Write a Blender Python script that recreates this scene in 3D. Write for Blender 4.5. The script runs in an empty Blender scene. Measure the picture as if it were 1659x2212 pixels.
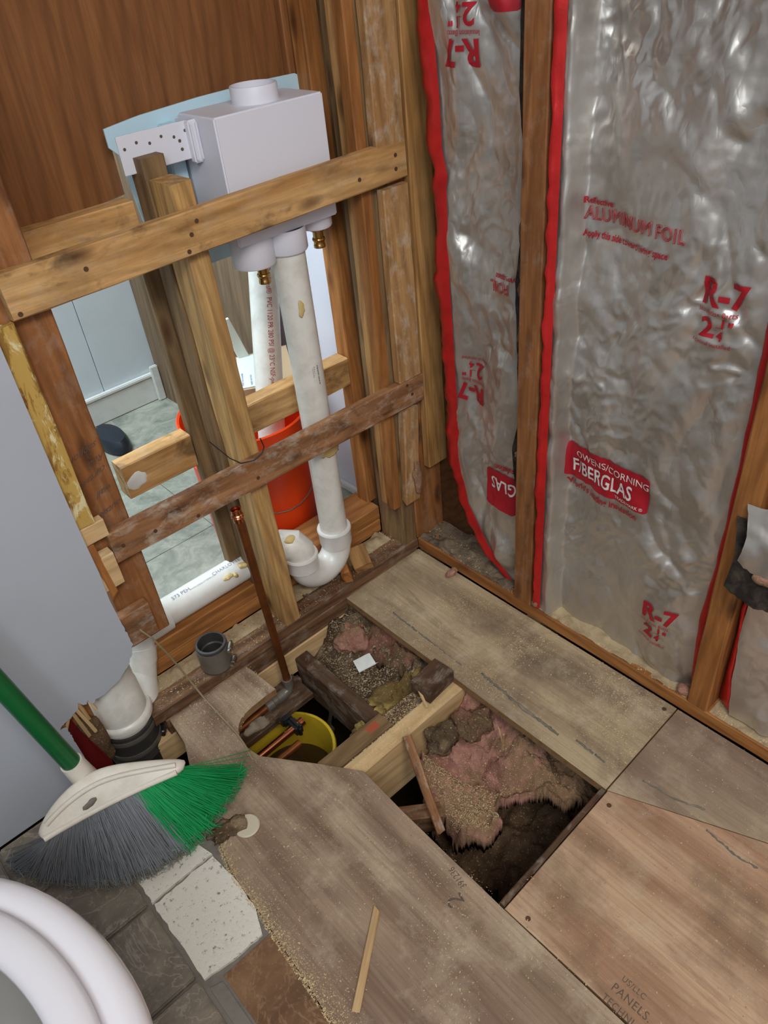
import bpy, bmesh, math, random
from mathutils import Vector, Matrix, noise
D = bpy.data
SC = bpy.context.scene
R = math.radians
V = Vector

def srgb(r, g, b):
    f = lambda c: (c/255/12.92) if c/255 <= .04045 else ((c/255+.055)/1.055)**2.4
    return (f(r), f(g), f(b), 1.0)

# ------------------------------------------------------------------ camera
FPX = 1648.05
cd = D.cameras.new('camera'); cam = D.objects.new('camera', cd); SC.collection.objects.link(cam)
cd.sensor_fit = 'VERTICAL'; cd.sensor_height = 24; cd.lens = 24*FPX/2212
cd.clip_start = .01
rx = V((0.73492948, -0.6719781, -0.09123648)); dn = V((-0.4662543, -0.40300914, -0.78752178)); fw = V((0.49242825, 0.62131238, -0.60949598))
CP = V((-0.93336, -1.05977, 1.20483))
M = Matrix(((rx.x, -dn.x, -fw.x, CP.x), (rx.y, -dn.y, -fw.y, CP.y), (rx.z, -dn.z, -fw.z, CP.z), (0, 0, 0, 1)))
cam.matrix_world = M
SC.camera = cam
SC.view_settings.view_transform = 'Standard'; SC.view_settings.look = 'None'
SC.view_settings.gamma = 1; SC.view_settings.use_curve_mapping = False
SC.view_settings.exposure = 0.42
# ------------------------------------------------------------------ world and lights
w = D.worlds.new('world'); SC.world = w; w.use_nodes = True
bg = w.node_tree.nodes['Background']; bg.inputs[0].default_value = (.86, .93, 1.0, 1); bg.inputs[1].default_value = .3

def area(name, loc, target, size, energy, color, sy=None):
    l = D.lights.new(name, 'AREA'); l.energy = energy; l.color = color; l.size = size
    if sy: l.shape = 'RECTANGLE'; l.size_y = sy
    o = D.objects.new(name, l); SC.collection.objects.link(o); o.location = loc
    o.rotation_euler = (V(target)-V(loc)).to_track_quat('-Z', 'Y').to_euler()
    return o
area('ceiling_light', (-.95, -1.7, 2.27), (-.75, -1.2, 0), .75, 30, (1, .955, .89))
area('bathroom_window', (-1.72, -1.5, 1.75), (0, -.5, .5), .9, 16, (.84, .93, 1.0))
area('far_room_window', (-.9, .75, 2.2), (-.4, 1.0, .3), .9, 40, (.80, .93, 1.0))
# ------------------------------------------------------------------ node helpers
class NT:
    def __init__(s, name, rough=.6, metal=0.0, spec=.4):
        s.m = D.materials.new(name); s.m.use_nodes = True
        s.t = s.m.node_tree; s.b = s.t.nodes['Principled BSDF']
        s.b.inputs['Roughness'].default_value = rough; s.b.inputs['Metallic'].default_value = metal
        s.b.inputs['Specular IOR Level'].default_value = spec
        s.tc = s.t.nodes.new('ShaderNodeTexCoord'); s.oi = s.t.nodes.new('ShaderNodeObjectInfo')
    def n(s, typ, **k):
        x = s.t.nodes.new(typ)
        for a, b in k.items():
            if a.startswith('_'): setattr(x, a[1:], b)
            else: x.inputs[a.replace('_', ' ')].default_value = b
        return x
    def l(s, a, b): s.t.links.new(a, b)
    def vec(s, scale=(1, 1, 1), rnd=True):
        mp = s.n('ShaderNodeMapping'); mp.inputs['Scale'].default_value = scale
        if rnd:
            va = s.n('ShaderNodeVectorMath', _operation='MULTIPLY_ADD')
            cb = s.n('ShaderNodeCombineXYZ')
            for i in range(3): s.l(s.oi.outputs['Random'], cb.inputs[i])
            va.inputs[1].default_value = (7, 5, 3)
            s.l(cb.outputs[0], va.inputs[0]); s.l(s.tc.outputs['Object'], va.inputs[2])
            s.l(va.outputs[0], mp.inputs['Vector'])
        else: s.l(s.tc.outputs['Object'], mp.inputs['Vector'])
        return mp.outputs[0]
    def noise(s, v, scale, detail=4, dist=0, rough=.55):
        x = s.n('ShaderNodeTexNoise'); x.inputs['Scale'].default_value = scale; x.inputs['Detail'].default_value = detail
        x.inputs['Distortion'].default_value = dist; x.inputs['Roughness'].default_value = rough
        s.l(v, x.inputs['Vector']); return x.outputs[0]
    def ramp(s, v, stops, interp='LINEAR'):
        x = s.n('ShaderNodeValToRGB'); e = x.color_ramp; e.interpolation = interp
        while len(e.elements) < len(stops): e.elements.new(.5)
        for el, (p, c) in zip(e.elements, stops):
            el.position = p; el.color = c if not isinstance(c, (int, float)) else (c, c, c, 1)
        s.l(v, x.inputs[0]); return x.outputs[0]
    def mix(s, f, a, b, mode='MIX'):
        x = s.n('ShaderNodeMix', _data_type='RGBA', _blend_type=mode)
        for sock, val in ((x.inputs[0], f), (x.inputs[6], a), (x.inputs[7], b)):
            if isinstance(val, (int, float)): sock.default_value = val if sock == x.inputs[0] else (val, val, val, 1)
            elif isinstance(val, tuple): sock.default_value = val
            else: s.l(val, sock)
        return x.outputs[2]
    def math(s, op, a, b=0):
        x = s.n('ShaderNodeMath', _operation=op)
        for i, val in enumerate((a, b)):
            if isinstance(val, (int, float)): x.inputs[i].default_value = val
            else: s.l(val, x.inputs[i])
        return x.outputs[0]
    def bump(s, h, strength=.3, dist=.002):
        x = s.n('ShaderNodeBump'); x.inputs['Strength'].default_value = strength; x.inputs['Distance'].default_value = dist
        s.l(h, x.inputs['Height']); s.l(x.outputs[0], s.b.inputs['Normal'])
    def col(s, c):
        if isinstance(c, tuple): s.b.inputs['Base Color'].default_value = c
        else: s.l(c, s.b.inputs['Base Color'])

def plain(name, c, rough=.5, metal=0, spec=.4, grime=0, gs=14, gc=None, bump=0):
    t = NT(name, rough, metal, spec)
    if grime:
        v = t.vec(); n = t.noise(v, gs, 6, .3, .65)
        f = t.ramp(n, [(.45, 0.0), (.75, grime)])
        t.col(t.mix(f, c, gc or tuple(x*.45 for x in c[:3])+(1,)))
        if bump: t.bump(n, bump)
    else: t.col(c)
    return t.m

def wood(name, dark, light, grain=1.0, dirt=.35, dirtc=None, knots=True, rough=.62, dust=0.0, sat=None, stain=0.0):
    """grain runs along local X"""
    t = NT(name, rough, 0, .3)
    v = t.vec((1.3, 13, 13)); big = t.noise(v, 2.4, 5, .8)
    v2 = t.vec((4, 150, 150)); fine = t.noise(v2, 1.6, 4, .2)
    wv = t.n('ShaderNodeTexWave', _wave_type='BANDS', _bands_direction='DIAGONAL')
    wv.inputs['Scale'].default_value = 22; wv.inputs['Distortion'].default_value = 5; wv.inputs['Detail'].default_value = 2.5
    wv.inputs['Detail Scale'].default_value = .8
    t.l(t.vec((.12, 1, 1)), wv.inputs['Vector'])
    c = t.mix(t.ramp(big, [(.3, 0.), (.7, 1.)]), dark, light)
    c = t.mix(t.math('MULTIPLY', t.ramp(wv.outputs[0], [(.0, 1.), (.45, 0.)]), .42*grain), c, tuple(x*.45 for x in dark[:3])+(1,))
    c = t.mix(t.math('MULTIPLY', t.ramp(fine, [(.35, 1.), (.6, 0.)]), .38*grain), c, tuple(x*.5 for x in dark[:3])+(1,))
    if knots:
        vo = t.n('ShaderNodeTexVoronoi'); vo.inputs['Scale'].default_value = 1.0
        t.l(t.vec((5.5, 15, 15)), vo.inputs['Vector'])
        c = t.mix(t.ramp(vo.outputs[0], [(.05, .9), (.12, .55), (.2, 0.)]), c, srgb(74, 42, 22))
    dn_ = t.noise(t.vec((2, 5, 5)), 5, 7, .4, .65)
    c = t.mix(t.ramp(dn_, [(.48, 0.), (.74, dirt)]), c, dirtc or srgb(60, 44, 32))
    if dust:
        d2 = t.noise(t.vec((3, 5, 5)), 8, 8, .3, .7)
        c = t.mix(t.ramp(d2, [(.5, 0.), (.66, dust)]), c, srgb(205, 196, 180))
    if stain:
        d3 = t.noise(t.vec((6, 9, 9)), 2.2, 5, .3, .6)
        c = t.mix(t.ramp(d3, [(.56, 0.), (.68, stain)]), c, srgb(38, 30, 26))
    # per-board value shift
    hs = t.n('ShaderNodeHueSaturation'); t.l(c, hs.inputs['Color'])
    t.l(t.math('ADD', t.math('MULTIPLY', t.oi.outputs['Random'], .24), .88), hs.inputs['Value'])
    t.l(hs.outputs[0], t.b.inputs['Base Color'])
    t.bump(t.mix(.5, fine, big), .35, .0015)
    return t.m

W_stud = wood('stud_wood', srgb(158, 112, 62), srgb(206, 160, 102), .8, .25)
W_warm = wood('old_warm_wood', srgb(150, 92, 44), srgb(196, 136, 78), .8, .35)
W_red = wood('red_fir_wood', srgb(134, 84, 46), srgb(168, 112, 66), .8, .35, dust=.12)
W_grey = wood('weathered_wood', srgb(112, 88, 60), srgb(150, 120, 84), .8, .3)
W_rail = wood('rail_wood', srgb(186, 136, 80), srgb(228, 182, 122), .7, .4, dust=.15, stain=.6)
W_rail2 = wood('dirty_rail_wood', srgb(128, 86, 56), srgb(174, 126, 86), .8, .55, dust=.45, stain=.55)
W_front = wood('pale_stud_wood', srgb(170, 128, 76), srgb(218, 176, 116), 1.0, .3)
W_pale = wood('pale_new_wood', srgb(205, 168, 118), srgb(232, 200, 152), .6, .12, knots=False)
W_plate = wood('sill_wood', srgb(104, 72, 50), srgb(150, 112, 80), 1.3, .4, knots=False, dust=.2)
W_dark = wood('dark_joist_wood', srgb(72, 52, 38), srgb(108, 80, 58), .9, .5, dust=.25)
W_strip = wood('painted_over_wood', srgb(166, 122, 76), srgb(200, 158, 108), .8, .3, dust=.5, stain=.25)
W_batten = wood('batten_wood', srgb(118, 72, 38), srgb(150, 98, 58), .5, .4, knots=False)
W_panel = wood('plywood_panel_wood', srgb(132, 84, 48), srgb(160, 106, 64), .75, .15, knots=False, rough=.45)
W_cab = wood('far_panel_wood', srgb(104, 84, 64), srgb(134, 110, 86), .6, .15, knots=False)

def mustard_mat():
    t = NT('peeling_mustard_paint', .55)
    n = t.noise(t.vec((2.5, 9, 9)), 4, 8, .5, .7)
    c = t.mix(t.ramp(n, [(.44, 0.), (.5, 1.)]), srgb(150, 112, 48), srgb(196, 160, 84))
    n2 = t.noise(t.vec((3, 8, 8)), 6, 8, .6, .7)
    c = t.mix(t.ramp(n2, [(.53, 0.), (.58, 1.)]), c, srgb(226, 212, 166))
    n3 = t.noise(t.vec((3, 10, 10)), 5, 8, .4, .7)
    c = t.mix(t.ramp(n3, [(.6, 0.), (.64, 1.)]), c, srgb(132, 84, 44))
    t.col(c); t.bump(n2, .5, .002); return t.m
W_must = mustard_mat()

def ply_mat(name, a, b, reddish, dusty=.45, seed=0.):
    """floor sheathing: grain along local Y (the long way of the room)"""
    t = NT(name, .72, 0, .25)
    v = t.vec((1, 1, 1), False)
    mp = t.n('ShaderNodeMapping'); mp.inputs['Scale'].default_value = (1, .16, 1); mp.inputs['Location'].default_value = (seed, seed*1.7, 0)
    t.l(v, mp.inputs['Vector'])
    wv = t.n('ShaderNodeTexWave', _wave_type='BANDS', _bands_direction='X')
    wv.inputs['Scale'].default_value = 3.2; wv.inputs['Distortion'].default_value = 15; wv.inputs['Detail'].default_value = 3.5
    wv.inputs['Detail Scale'].default_value = .8; wv.inputs['Detail Roughness'].default_value = .6
    t.l(mp.outputs[0], wv.inputs['Vector'])
    c = t.mix(t.ramp(wv.outputs[0], [(.05, .15), (.35, .62), (.95, .95)]), a, b)
    blot = t.noise(mp.outputs[0], 6, 5, .8)
    c = t.mix(t.ramp(blot, [(.48, 0.), (.62, .7)]), c, reddish)
    blot2 = t.noise(mp.outputs[0], 15, 4, 1.6)
    c = t.mix(t.ramp(blot2, [(.54, 0.), (.62, .35)]), c, tuple(x*.62 for x in reddish[:3])+(1,))
    mp2 = t.n('ShaderNodeMapping'); mp2.inputs['Scale'].default_value = (160, 5, 10); t.l(v, mp2.inputs['Vector'])
    fine = t.noise(mp2.outputs[0], 1.4, 5, .3, .6)
    c = t.mix(t.ramp(fine, [(.36, .30), (.56, 0.)]), c, tuple(x*.5 for x in a[:3])+(1,))
    g = t.noise(v, 4.5, 9, .5, .68)
    c = t.mix(t.ramp(g, [(.36, .5), (.5, 0.)]), c, srgb(104, 88, 74))
    d = t.noise(v, 9, 9, .2, .75)
    c = t.mix(t.ramp(d, [(.5, 0.), (.68, dusty)]), c, srgb(206, 190, 164))
    sp = t.noise(v, 140, 3, 0, .7)
    c = t.mix(t.ramp(sp, [(.66, 0.), (.72, .6)]), c, srgb(208, 188, 154))
    c = t.mix(t.ramp(sp, [(.28, .5), (.34, 0.)]), c, srgb(84, 66, 50))
    t.col(c); t.bump(t.mix(.4, fine, d), .3, .0012)
    return t.m
P_left = ply_mat('plywood_left', srgb(132, 108, 88), srgb(176, 154, 130), srgb(132, 106, 90), .45, 1.3)
P_plank = ply_mat('plywood_plank', srgb(160, 140, 112), srgb(188, 168, 136), srgb(128, 112, 94), .6, 4.1)
P_far = ply_mat('plywood_corner', srgb(154, 134, 112), srgb(180, 160, 134), srgb(136, 112, 96), .35, 7.2)
P_right = ply_mat('plywood_right', srgb(156, 120, 92), srgb(200, 168, 136), srgb(170, 130, 104), .3, 9.5)
M_plyedge = plain('plywood_edge', srgb(150, 116, 80), .8, 0, .2, .6, 60, srgb(92, 66, 44))
M_sawdust = plain('sawdust_layer', srgb(178, 158, 126), .9, 0, .1, .9, 34, srgb(118, 98, 76), .8)
M_flake = plain('sawdust_flake', srgb(214, 192, 150), .85, 0, .1, .6, 60, srgb(166, 138, 100))
M_greydebris = plain('grey_debris', srgb(128, 112, 94), .95, 0, .1, .9, 40, srgb(66, 54, 44), 1.0)
M_pvc = plain('white_pvc', srgb(232, 231, 226), .28, 0, .5, .22, 16, srgb(150, 140, 118))
M_pvcd = plain('dirty_white_pvc', srgb(230, 228, 220), .33, 0, .5, .35, 22, srgb(150, 138, 118))
M_boxw = plain('white_box_plastic', srgb(226, 226, 236), .38, 0, .4)
M_flange = plain('daylit_blue_plastic', srgb(196, 226, 240), .45, 0, .3)  # blue-white plastic, with the far room's daylight mixed into its blue
M_brass = plain('brass', srgb(184, 146, 84), .25, 1)
M_copper = plain('new_copper', srgb(204, 128, 92), .22, 1, .5)
M_coppero = plain('oxidised_copper', srgb(142, 84, 44), .45, .75, .4, .7, 26, srgb(84, 54, 34))
M_rubber = plain('black_rubber', srgb(62, 60, 58), .42, 0, .5, .35, 12, srgb(112, 104, 94))
M_steel = plain('clamp_steel', srgb(176, 174, 170), .3, 1)
M_steeld = plain('dull_steel', srgb(134, 128, 120), .38, .45, .5, .4, 14, srgb(70, 62, 54))
M_orange = plain('orange_plastic', srgb(238, 72, 22), .34, 0, .5, .15, 8, srgb(170, 50, 20))
M_yellow = plain('yellow_plastic', srgb(206, 176, 44), .4, 0, .4, .3, 9, srgb(110, 90, 30))
M_black = plain('black_plastic', srgb(28, 28, 30), .4)
M_gpanel = plain('grey_wallboard', srgb(182, 187, 196), .6, 0, .3, .12, 5, srgb(150, 156, 166))
M_torn = plain('torn_board_edge', srgb(128, 84, 52), .9, 0, .1, .7, 60, srgb(72, 42, 26), .8)
M_paint = plain('white_blue_paint', srgb(214, 226, 232), .4, 0, .4, .12, 6)
M_glossw = plain('glossy_white_panel', srgb(226, 224, 234), .18, 0, .5)
M_base = plain('white_trim_paint', srgb(226, 228, 224), .45, 0, .4, .25, 18)
M_porc = plain('porcelain', srgb(234, 232, 238), .1, 0, .6)
M_seatw = plain('toilet_seat_plastic', srgb(230, 228, 234), .18, 0, .5)
M_bowlin = plain('shaded_bowl_interior', srgb(150, 148, 144), .15, 0, .5)  # white bowl greyed here: the shade inside it is put into the colour
M_green = plain('green_handle_paint', srgb(10, 98, 48), .3, 0, .5, .4, 26, srgb(40, 76, 52))
M_bgreen = plain('green_bristle', srgb(24, 158, 88), .45, 0, .4)
M_bgrey = plain('grey_bristle', srgb(132, 136, 142), .5, 0, .4)
M_bdust = plain('dusty_bristle_tip', srgb(128, 124, 108), .8, 0, .2)
M_brhead = plain('broom_white_plastic', srgb(228, 222, 210), .4, 0, .4, .35, 20, srgb(160, 140, 112))
M_grout = plain('grout', srgb(132, 126, 118), .9, 0, .1, .6, 40)
M_redtape = plain('red_tape', srgb(204, 40, 38), .34, .3, .5, .55, 22, srgb(128, 22, 24), .6)
M_redink = plain('red_ink', srgb(176, 30, 44), .45, .15, .4)
M_whiteink = plain('white_ink', srgb(224, 218, 212), .5)
M_blackink = plain('black_ink', srgb(58, 50, 46), .8)
M_greyink = plain('grey_ink', srgb(96, 82, 70), .8)
M_blueink = plain('blue_grey_ink', srgb(112, 124, 150), .7)
M_pinkish = plain('red_brown_ink', srgb(150, 84, 84), .7)
M_tar = plain('black_tar_paper', srgb(40, 36, 34), .85, 0, .2, .7, 40, srgb(96, 84, 70), 1)
M_ground = plain('dark_crawlspace_dirt', srgb(66, 52, 40), 1, 0, .1, .7, 14, srgb(30, 22, 16), 1)
M_wire = plain('beige_wire', srgb(150, 134, 104), .5)
M_blkwire = plain('black_wire', srgb(24, 22, 22), .5)
M_card = plain('cardboard', srgb(176, 150, 118), .85)
M_paperw = plain('white_box_print', srgb(214, 226, 230), .6)
M_offw = plain('off_white_board', srgb(212, 216, 200), .6)
M_glue = plain('dried_glue', srgb(214, 188, 128), .4)
M_gluegrey = plain('grey_glue', srgb(108, 106, 98), .7, 0, .3, .9, 30, srgb(158, 142, 118))
M_shoe = plain('dark_blue_rubber', srgb(34, 40, 50), .4)
M_screw = plain('rusty_screw', srgb(96, 70, 52), .6, .3)

def tile_mat(name, a, b, vein, s):
    t = NT(name, .42, 0, .4)
    n = t.noise(t.vec((1, 1.6, 1)), 9*s, 9, 1.2, .68)
    c = t.mix(t.ramp(n, [(.35, 0.), (.65, 1.)]), a, b)
    n2 = t.noise(t.vec((1, 1, 1)), 5, 5, 2.2, .6)
    c = t.mix(t.ramp(n2, [(.485, 0.), (.5, .5), (.515, 0.)]), c, vein)
    n3 = t.noise(t.vec((1, 1, 1)), 120, 4, 0, .7)
    c = t.mix(t.ramp(n3, [(.55, 0.), (.7, .45)]), c, vein)
    t.col(c); t.bump(n, .6, .002); return t.m
M_tile = tile_mat('grey_slate_tile', srgb(110, 102, 92), srgb(144, 134, 120), srgb(182, 172, 156), 1)
M_tileb = tile_mat('brown_backer', srgb(104, 76, 54), srgb(142, 108, 78), srgb(164, 132, 102), .7)
def thinset():
    t = NT('white_thinset', .9, 0, .15)
    n = t.noise(t.vec(), 110, 5, 0, .75)
    c = t.mix(t.ramp(n, [(.33, 1.), (.42, 0.)]), srgb(232, 228, 218), srgb(134, 124, 110))
    n2 = t.noise(t.vec(), 12, 6, .4, .6)
    c = t.mix(t.ramp(n2, [(.6, 0.), (.72, .5)]), c, srgb(196, 164, 136))
    t.col(c); t.bump(n, .8, .003); return t.m
M_thin = thinset()
def vinyl():
    t = NT('vinyl_sheet', .4, 0, .4)
    n = t.noise(t.vec((1, 1, 1), False), 11, 8, 1, .62)
    c = t.mix(t.ramp(n, [(.36, 0.), (.64, 1.)]), srgb(118, 126, 116), srgb(168, 170, 158))
    n2 = t.noise(t.vec((1, 1, 1), False), 40, 6, 1, .62)
    c = t.mix(t.ramp(n2, [(.5, 0.), (.7, .4)]), c, srgb(190, 186, 170))
    t.col(c); return t.m
M_vinyl = vinyl()
def foil_mat():
    t = NT('aluminium_foil_facing', .36, .8, .5)
    n = t.noise(t.vec((1, 1, .6), False), 7, 6, .8, .6)
    c = t.mix(t.ramp(n, [(.35, 0.), (.65, 1.)]), srgb(186, 180, 172), srgb(214, 210, 204))
    t.col(c)
    rr = t.noise(t.vec((1, 1, 1), False), 9, 5, .3, .6)
    t.l(t.ramp(rr, [(.35, .30), (.7, .46)]), t.b.inputs['Roughness'])
    def ridge(v, sc, d): 
        return t.math('ABSOLUTE', t.math('SUBTRACT', t.noise(v, sc, 2, d, .5), .5))
    msk = t.ramp(t.noise(t.vec((1, 1, 1), False), 6, 2, .2), [(.4, .15), (.62, 1.)])
    r1 = ridge(t.vec((1, 1, .5), False), 13, .5); r2 = ridge(t.vec((1, 1.3, .8), False), 34, .5)
    h = t.math('ADD', t.math('MULTIPLY', r1, 1.1), t.math('MULTIPLY', t.math('MULTIPLY', r2, msk), .8))
    t.bump(h, .5, .007)
    return t.m
M_foil = foil_mat()
def wool(name, a, b, dust, dc, ds=9):
    t = NT(name, 1.0, 0, .05)
    n = t.noise(t.vec((1, 1, 1), False), 22, 8, .6, .7)
    c = t.mix(t.ramp(n, [(.35, 0.), (.65, 1.)]), a, b)
    d = t.noise(t.vec((1, 1, 1), False), ds, 6, .4, .65)
    c = t.mix(t.ramp(d, [(.42, 0.), (.56, dust)]), c, dc)
    s = t.noise(t.vec((1, 1, 1), False), 260, 3, 0, .7)
    c = t.mix(t.ramp(s, [(.6, 0.), (.68, .6)]), c, srgb(222, 200, 156))
    t.col(c); t.bump(t.mix(.5, n, s), .9, .006); return t.m
M_pink = wool('pink_glass_wool', srgb(142, 94, 84), srgb(204, 150, 136), .9, srgb(146, 118, 90))
M_pinkd = wool('dirty_pink_glass_wool', srgb(110, 74, 62), srgb(158, 112, 98), .9, srgb(104, 86, 64))
M_yelw = wool('yellow_glass_wool', srgb(150, 124, 66), srgb(206, 184, 112), .85, srgb(104, 84, 54), 14)
M_debris = wool('loose_debris_fill', srgb(92, 76, 60), srgb(150, 130, 104), .8, srgb(78, 62, 48), 16)
M_drystrip = plain('pipe_wrap', srgb(162, 148, 130), .95, 0, .1, .7, 40, srgb(104, 88, 72), 1)
M_sheath = wood('dark_sheathing', srgb(84, 54, 32), srgb(112, 76, 46), .8, .4, knots=False)

# ------------------------------------------------------------------ object helpers
WM = {}
def link(name, me, mat, parent=None, mw=None):
    o = D.objects.new(name, me); SC.collection.objects.link(o)
    if mat is not None and me is not None and hasattr(me, 'materials') and not me.materials: me.materials.append(mat)
    mw = mw or Matrix.Identity(4); WM[o.name] = mw
    if parent is not None:
        o.parent = parent; o.matrix_parent_inverse = WM[parent.name].inverted()
    o.matrix_basis = mw
    return o
def tag(o, label=None, cat=None, group=None, kind=None):
    if label: o['label'] = label
    if cat: o['category'] = cat
    if group: o['group'] = group
    if kind: o['kind'] = kind
    return o
def thing(name, loc, label=None, cat=None, group=None, kind=None):
    o = D.objects.new(name, None); SC.collection.objects.link(o); o.empty_display_size = .05
    mw = Matrix.Translation(V(loc)); o.matrix_basis = mw; WM[o.name] = mw
    return tag(o, label, cat, group, kind)
def mesh(name, vs, fs, smooth=False):
    me = D.meshes.new(name); me.from_pydata([tuple(v) for v in vs], [], fs); me.update()
    if smooth:
        for p in me.polygons: p.use_smooth = True
    return me
def frombm(name, bm, smooth=False):
    me = D.meshes.new(name); bmesh.ops.recalc_face_normals(bm, faces=bm.faces); bm.to_mesh(me); bm.free()
    if smooth:
        for p in me.polygons: p.use_smooth = True
    return me
def timber_mesh(L, w, t, seed=0, jit=.0006, ch=.0022, segs=None, end0=0, end1=0, rag=0):
    """board: length on X centred, width on Y, thickness on Z; chamfered edges; end0/end1 skew; rag = broken end"""
    rnd = random.Random(seed); segs = segs or max(2, int(L/.05))
    ch = min(ch, t*.3)
    sec = [(-w/2+ch, -t/2), (w/2-ch, -t/2), (w/2, -t/2+ch), (w/2, t/2-ch), (w/2-ch, t/2), (-w/2+ch, t/2), (-w/2, t/2-ch), (-w/2, -t/2+ch)]
    vs = []; fs = []
    for i in range(segs+1):
        x = -L/2+L*i/segs
        for y, z in sec:
            xx = x
            if i == 0: xx += end0*y/w
            if i == segs: xx += end1*y/w+rnd.uniform(-rag, rag)
            vs.append((xx, y+rnd.uniform(-jit, jit), z+rnd.uniform(-jit, jit)))
    for i in range(segs):
        for k in range(8):
            a = i*8+k; b = i*8+(k+1) % 8
            fs.append((a, b, b+8, a+8))
    fs.append(tuple(range(7, -1, -1))); fs.append(tuple(segs*8+k for k in range(8)))
    return mesh('timber', vs, fs)
_seed = [10]
def board(name, a, b, w, t, wdir, mat, parent=None, **k):
    """board from axis point a to b; width along wdir"""
    a, b = V(a), V(b); x = (b-a).normalized(); y = V(wdir); y = (y-x*y.dot(x)).normalized(); z = x.cross(y)
    _seed[0] += 1
    me = timber_mesh((b-a).length, w, t, _seed[0], **k)
    c = (a+b)/2
    mw = Matrix(((x.x, y.x, z.x, c.x), (x.y, y.y, z.y, c.y), (x.z, y.z, z.z, c.z), (0, 0, 0, 1)))
    return link(name, me, mat, parent, mw)
def bx(name, x0, x1, y0, y1, z0, z1, ax, mat, parent=None, **k):
    """axis-aligned timber with grain along ax"""
    c = V(((x0+x1)/2, (y0+y1)/2, (z0+z1)/2)); d = (x1-x0, y1-y0, z1-z0)
    i = 'xyz'.index(ax); e = V((0, 0, 0)); e[i] = d[i]/2
    j = [q for q in range(3) if q != i]; j.sort(key=lambda q: -d[q])
    wd = V((0, 0, 0)); wd[j[0]] = 1
    return board(name, c-e, c+e, d[j[0]], d[j[1]], wd, mat, parent, **k)
def slab(name, poly, z0, z1, mat, parent=None, bev=0, edge=None):
    n = len(poly); a = sum(poly[i][0]*poly[(i+1) % n][1]-poly[(i+1) % n][0]*poly[i][1] for i in range(n))
    if a < 0: poly = poly[::-1]
    bm = bmesh.new()
    top = bm.faces.new([bm.verts.new((x, y, z1)) for x, y in poly])
    bot = [bm.verts.new((x, y, z0)) for x, y in poly]; tv = list(top.verts)
    for i in range(n): bm.faces.new((bot[i], bot[(i+1) % n], tv[(i+1) % n], tv[i]))
    bm.faces.new(bot[::-1])
    if bev: bmesh.ops.bevel(bm, geom=[e for e in bm.edges if all(abs(v.co.z-z1) < 1e-6 for v in e.verts)], offset=bev, segments=1, affect='EDGES')
    bmesh.ops.triangulate(bm, faces=[f for f in bm.faces if len(f.verts) > 4])
    me = frombm(name, bm)
    if edge:
        me.materials.append(mat); me.materials.append(edge)
        for p in me.polygons:
            if abs(p.normal.z) < .3: p.material_index = 1
    return link(name, me, mat, parent)
def box_into(bm, x0, x1, y0, y1, z0, z1, bev=0, mat=None):
    g = bmesh.ops.create_cube(bm, size=1); vs = g['verts']
    for v in vs: v.co = V(((x0+x1)/2+v.co.x*(x1-x0), (y0+y1)/2+v.co.y*(y1-y0), (z0+z1)/2+v.co.z*(z1-z0)))
    if bev:
        es = list({e for v in vs for e in v.link_edges})
        bmesh.ops.bevel(bm, geom=es, offset=bev, segments=2, affect='EDGES')
def box(name, x0, x1, y0, y1, z0, z1, mat, parent=None, bev=0, smooth=False):
    bm = bmesh.new(); box_into(bm, x0, x1, y0, y1, z0, z1, bev)
    return link(name, frombm(name, bm, smooth), mat, parent)
def frame_of(d):
    d = V(d).normalized(); u = d.cross(V((0, 0, 1)) if abs(d.z) < .95 else V((1, 0, 0))).normalized()
    return d, u, d.cross(u)
def sweep(pts, radii, n=16, cap=True, vs=None, fs=None, closed=False):
    vs = [] if vs is None else vs; fs = [] if fs is None else fs; base = len(vs)
    pts = [V(p) for p in pts]; m = len(pts)
    if isinstance(radii, (int, float)): radii = [radii]*m
    d0 = (pts[1]-pts[0]).normalized(); _, u, _w = frame_of(d0)
    for i in range(m):
        if i == 0: d = pts[1]-pts[0]
        elif i == m-1: d = pts[-1]-pts[-2]
        else:
            d = (pts[i+1]-pts[i-1])
        if d.length < 1e-9: d = d0
        d = d.normalized(); u = (u-d*u.dot(d)).normalized(); wv = d.cross(u)
        for k in range(n):
            a = 2*math.pi*k/n; vs.append(pts[i]+(u*math.cos(a)+wv*math.sin(a))*radii[i])
    for i in range(m-1):
        for k in range(n):
            a = base+i*n+k; b = base+i*n+(k+1) % n; fs.append((a, b, b+n, a+n))
    if cap: fs.append(tuple(base+k for k in range(n-1, -1, -1))); fs.append(tuple(base+(m-1)*n+k for k in range(n)))
    return vs, fs
def tube(name, pts, r, mat, parent=None, n=20, cap=True, smooth=True):
    vs, fs = sweep(pts, r, n, cap)
    me = mesh(name, vs, fs, smooth)
    if smooth:
        for p in me.polygons:
            if len(p.vertices) > 4: p.use_smooth = False
        me.set_sharp_from_angle(angle=R(40))
    return link(name, me, mat, parent)
def rings(name, a, b, prof, mat, parent=None, n=32, cap=False):
    """lathe along axis a->b: prof = list of (t along axis in metres, radius); repeats of t make steps"""
    a, b = V(a), V(b); d, u, wv = frame_of(b-a); vs = []; fs = []
    for t, r in prof:
        for k in range(n):
            an = 2*math.pi*k/n; vs.append(a+d*t+(u*math.cos(an)+wv*math.sin(an))*r)
    for i in range(len(prof)-1):
        for k in range(n):
            p = i*n+k; q = i*n+(k+1) % n; fs.append((p, q, q+n, p+n))
    if cap: fs.append(tuple(range(n-1, -1, -1))); fs.append(tuple((len(prof)-1)*n+k for k in range(n)))
    me = mesh(name, vs, fs, True); me.set_sharp_from_angle(angle=R(35))
    return link(name, me, mat, parent)
def nz(x, y, z, o=4): return noise.fractal(V((x, y, z)), 1.0, 2.0, o)
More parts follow.
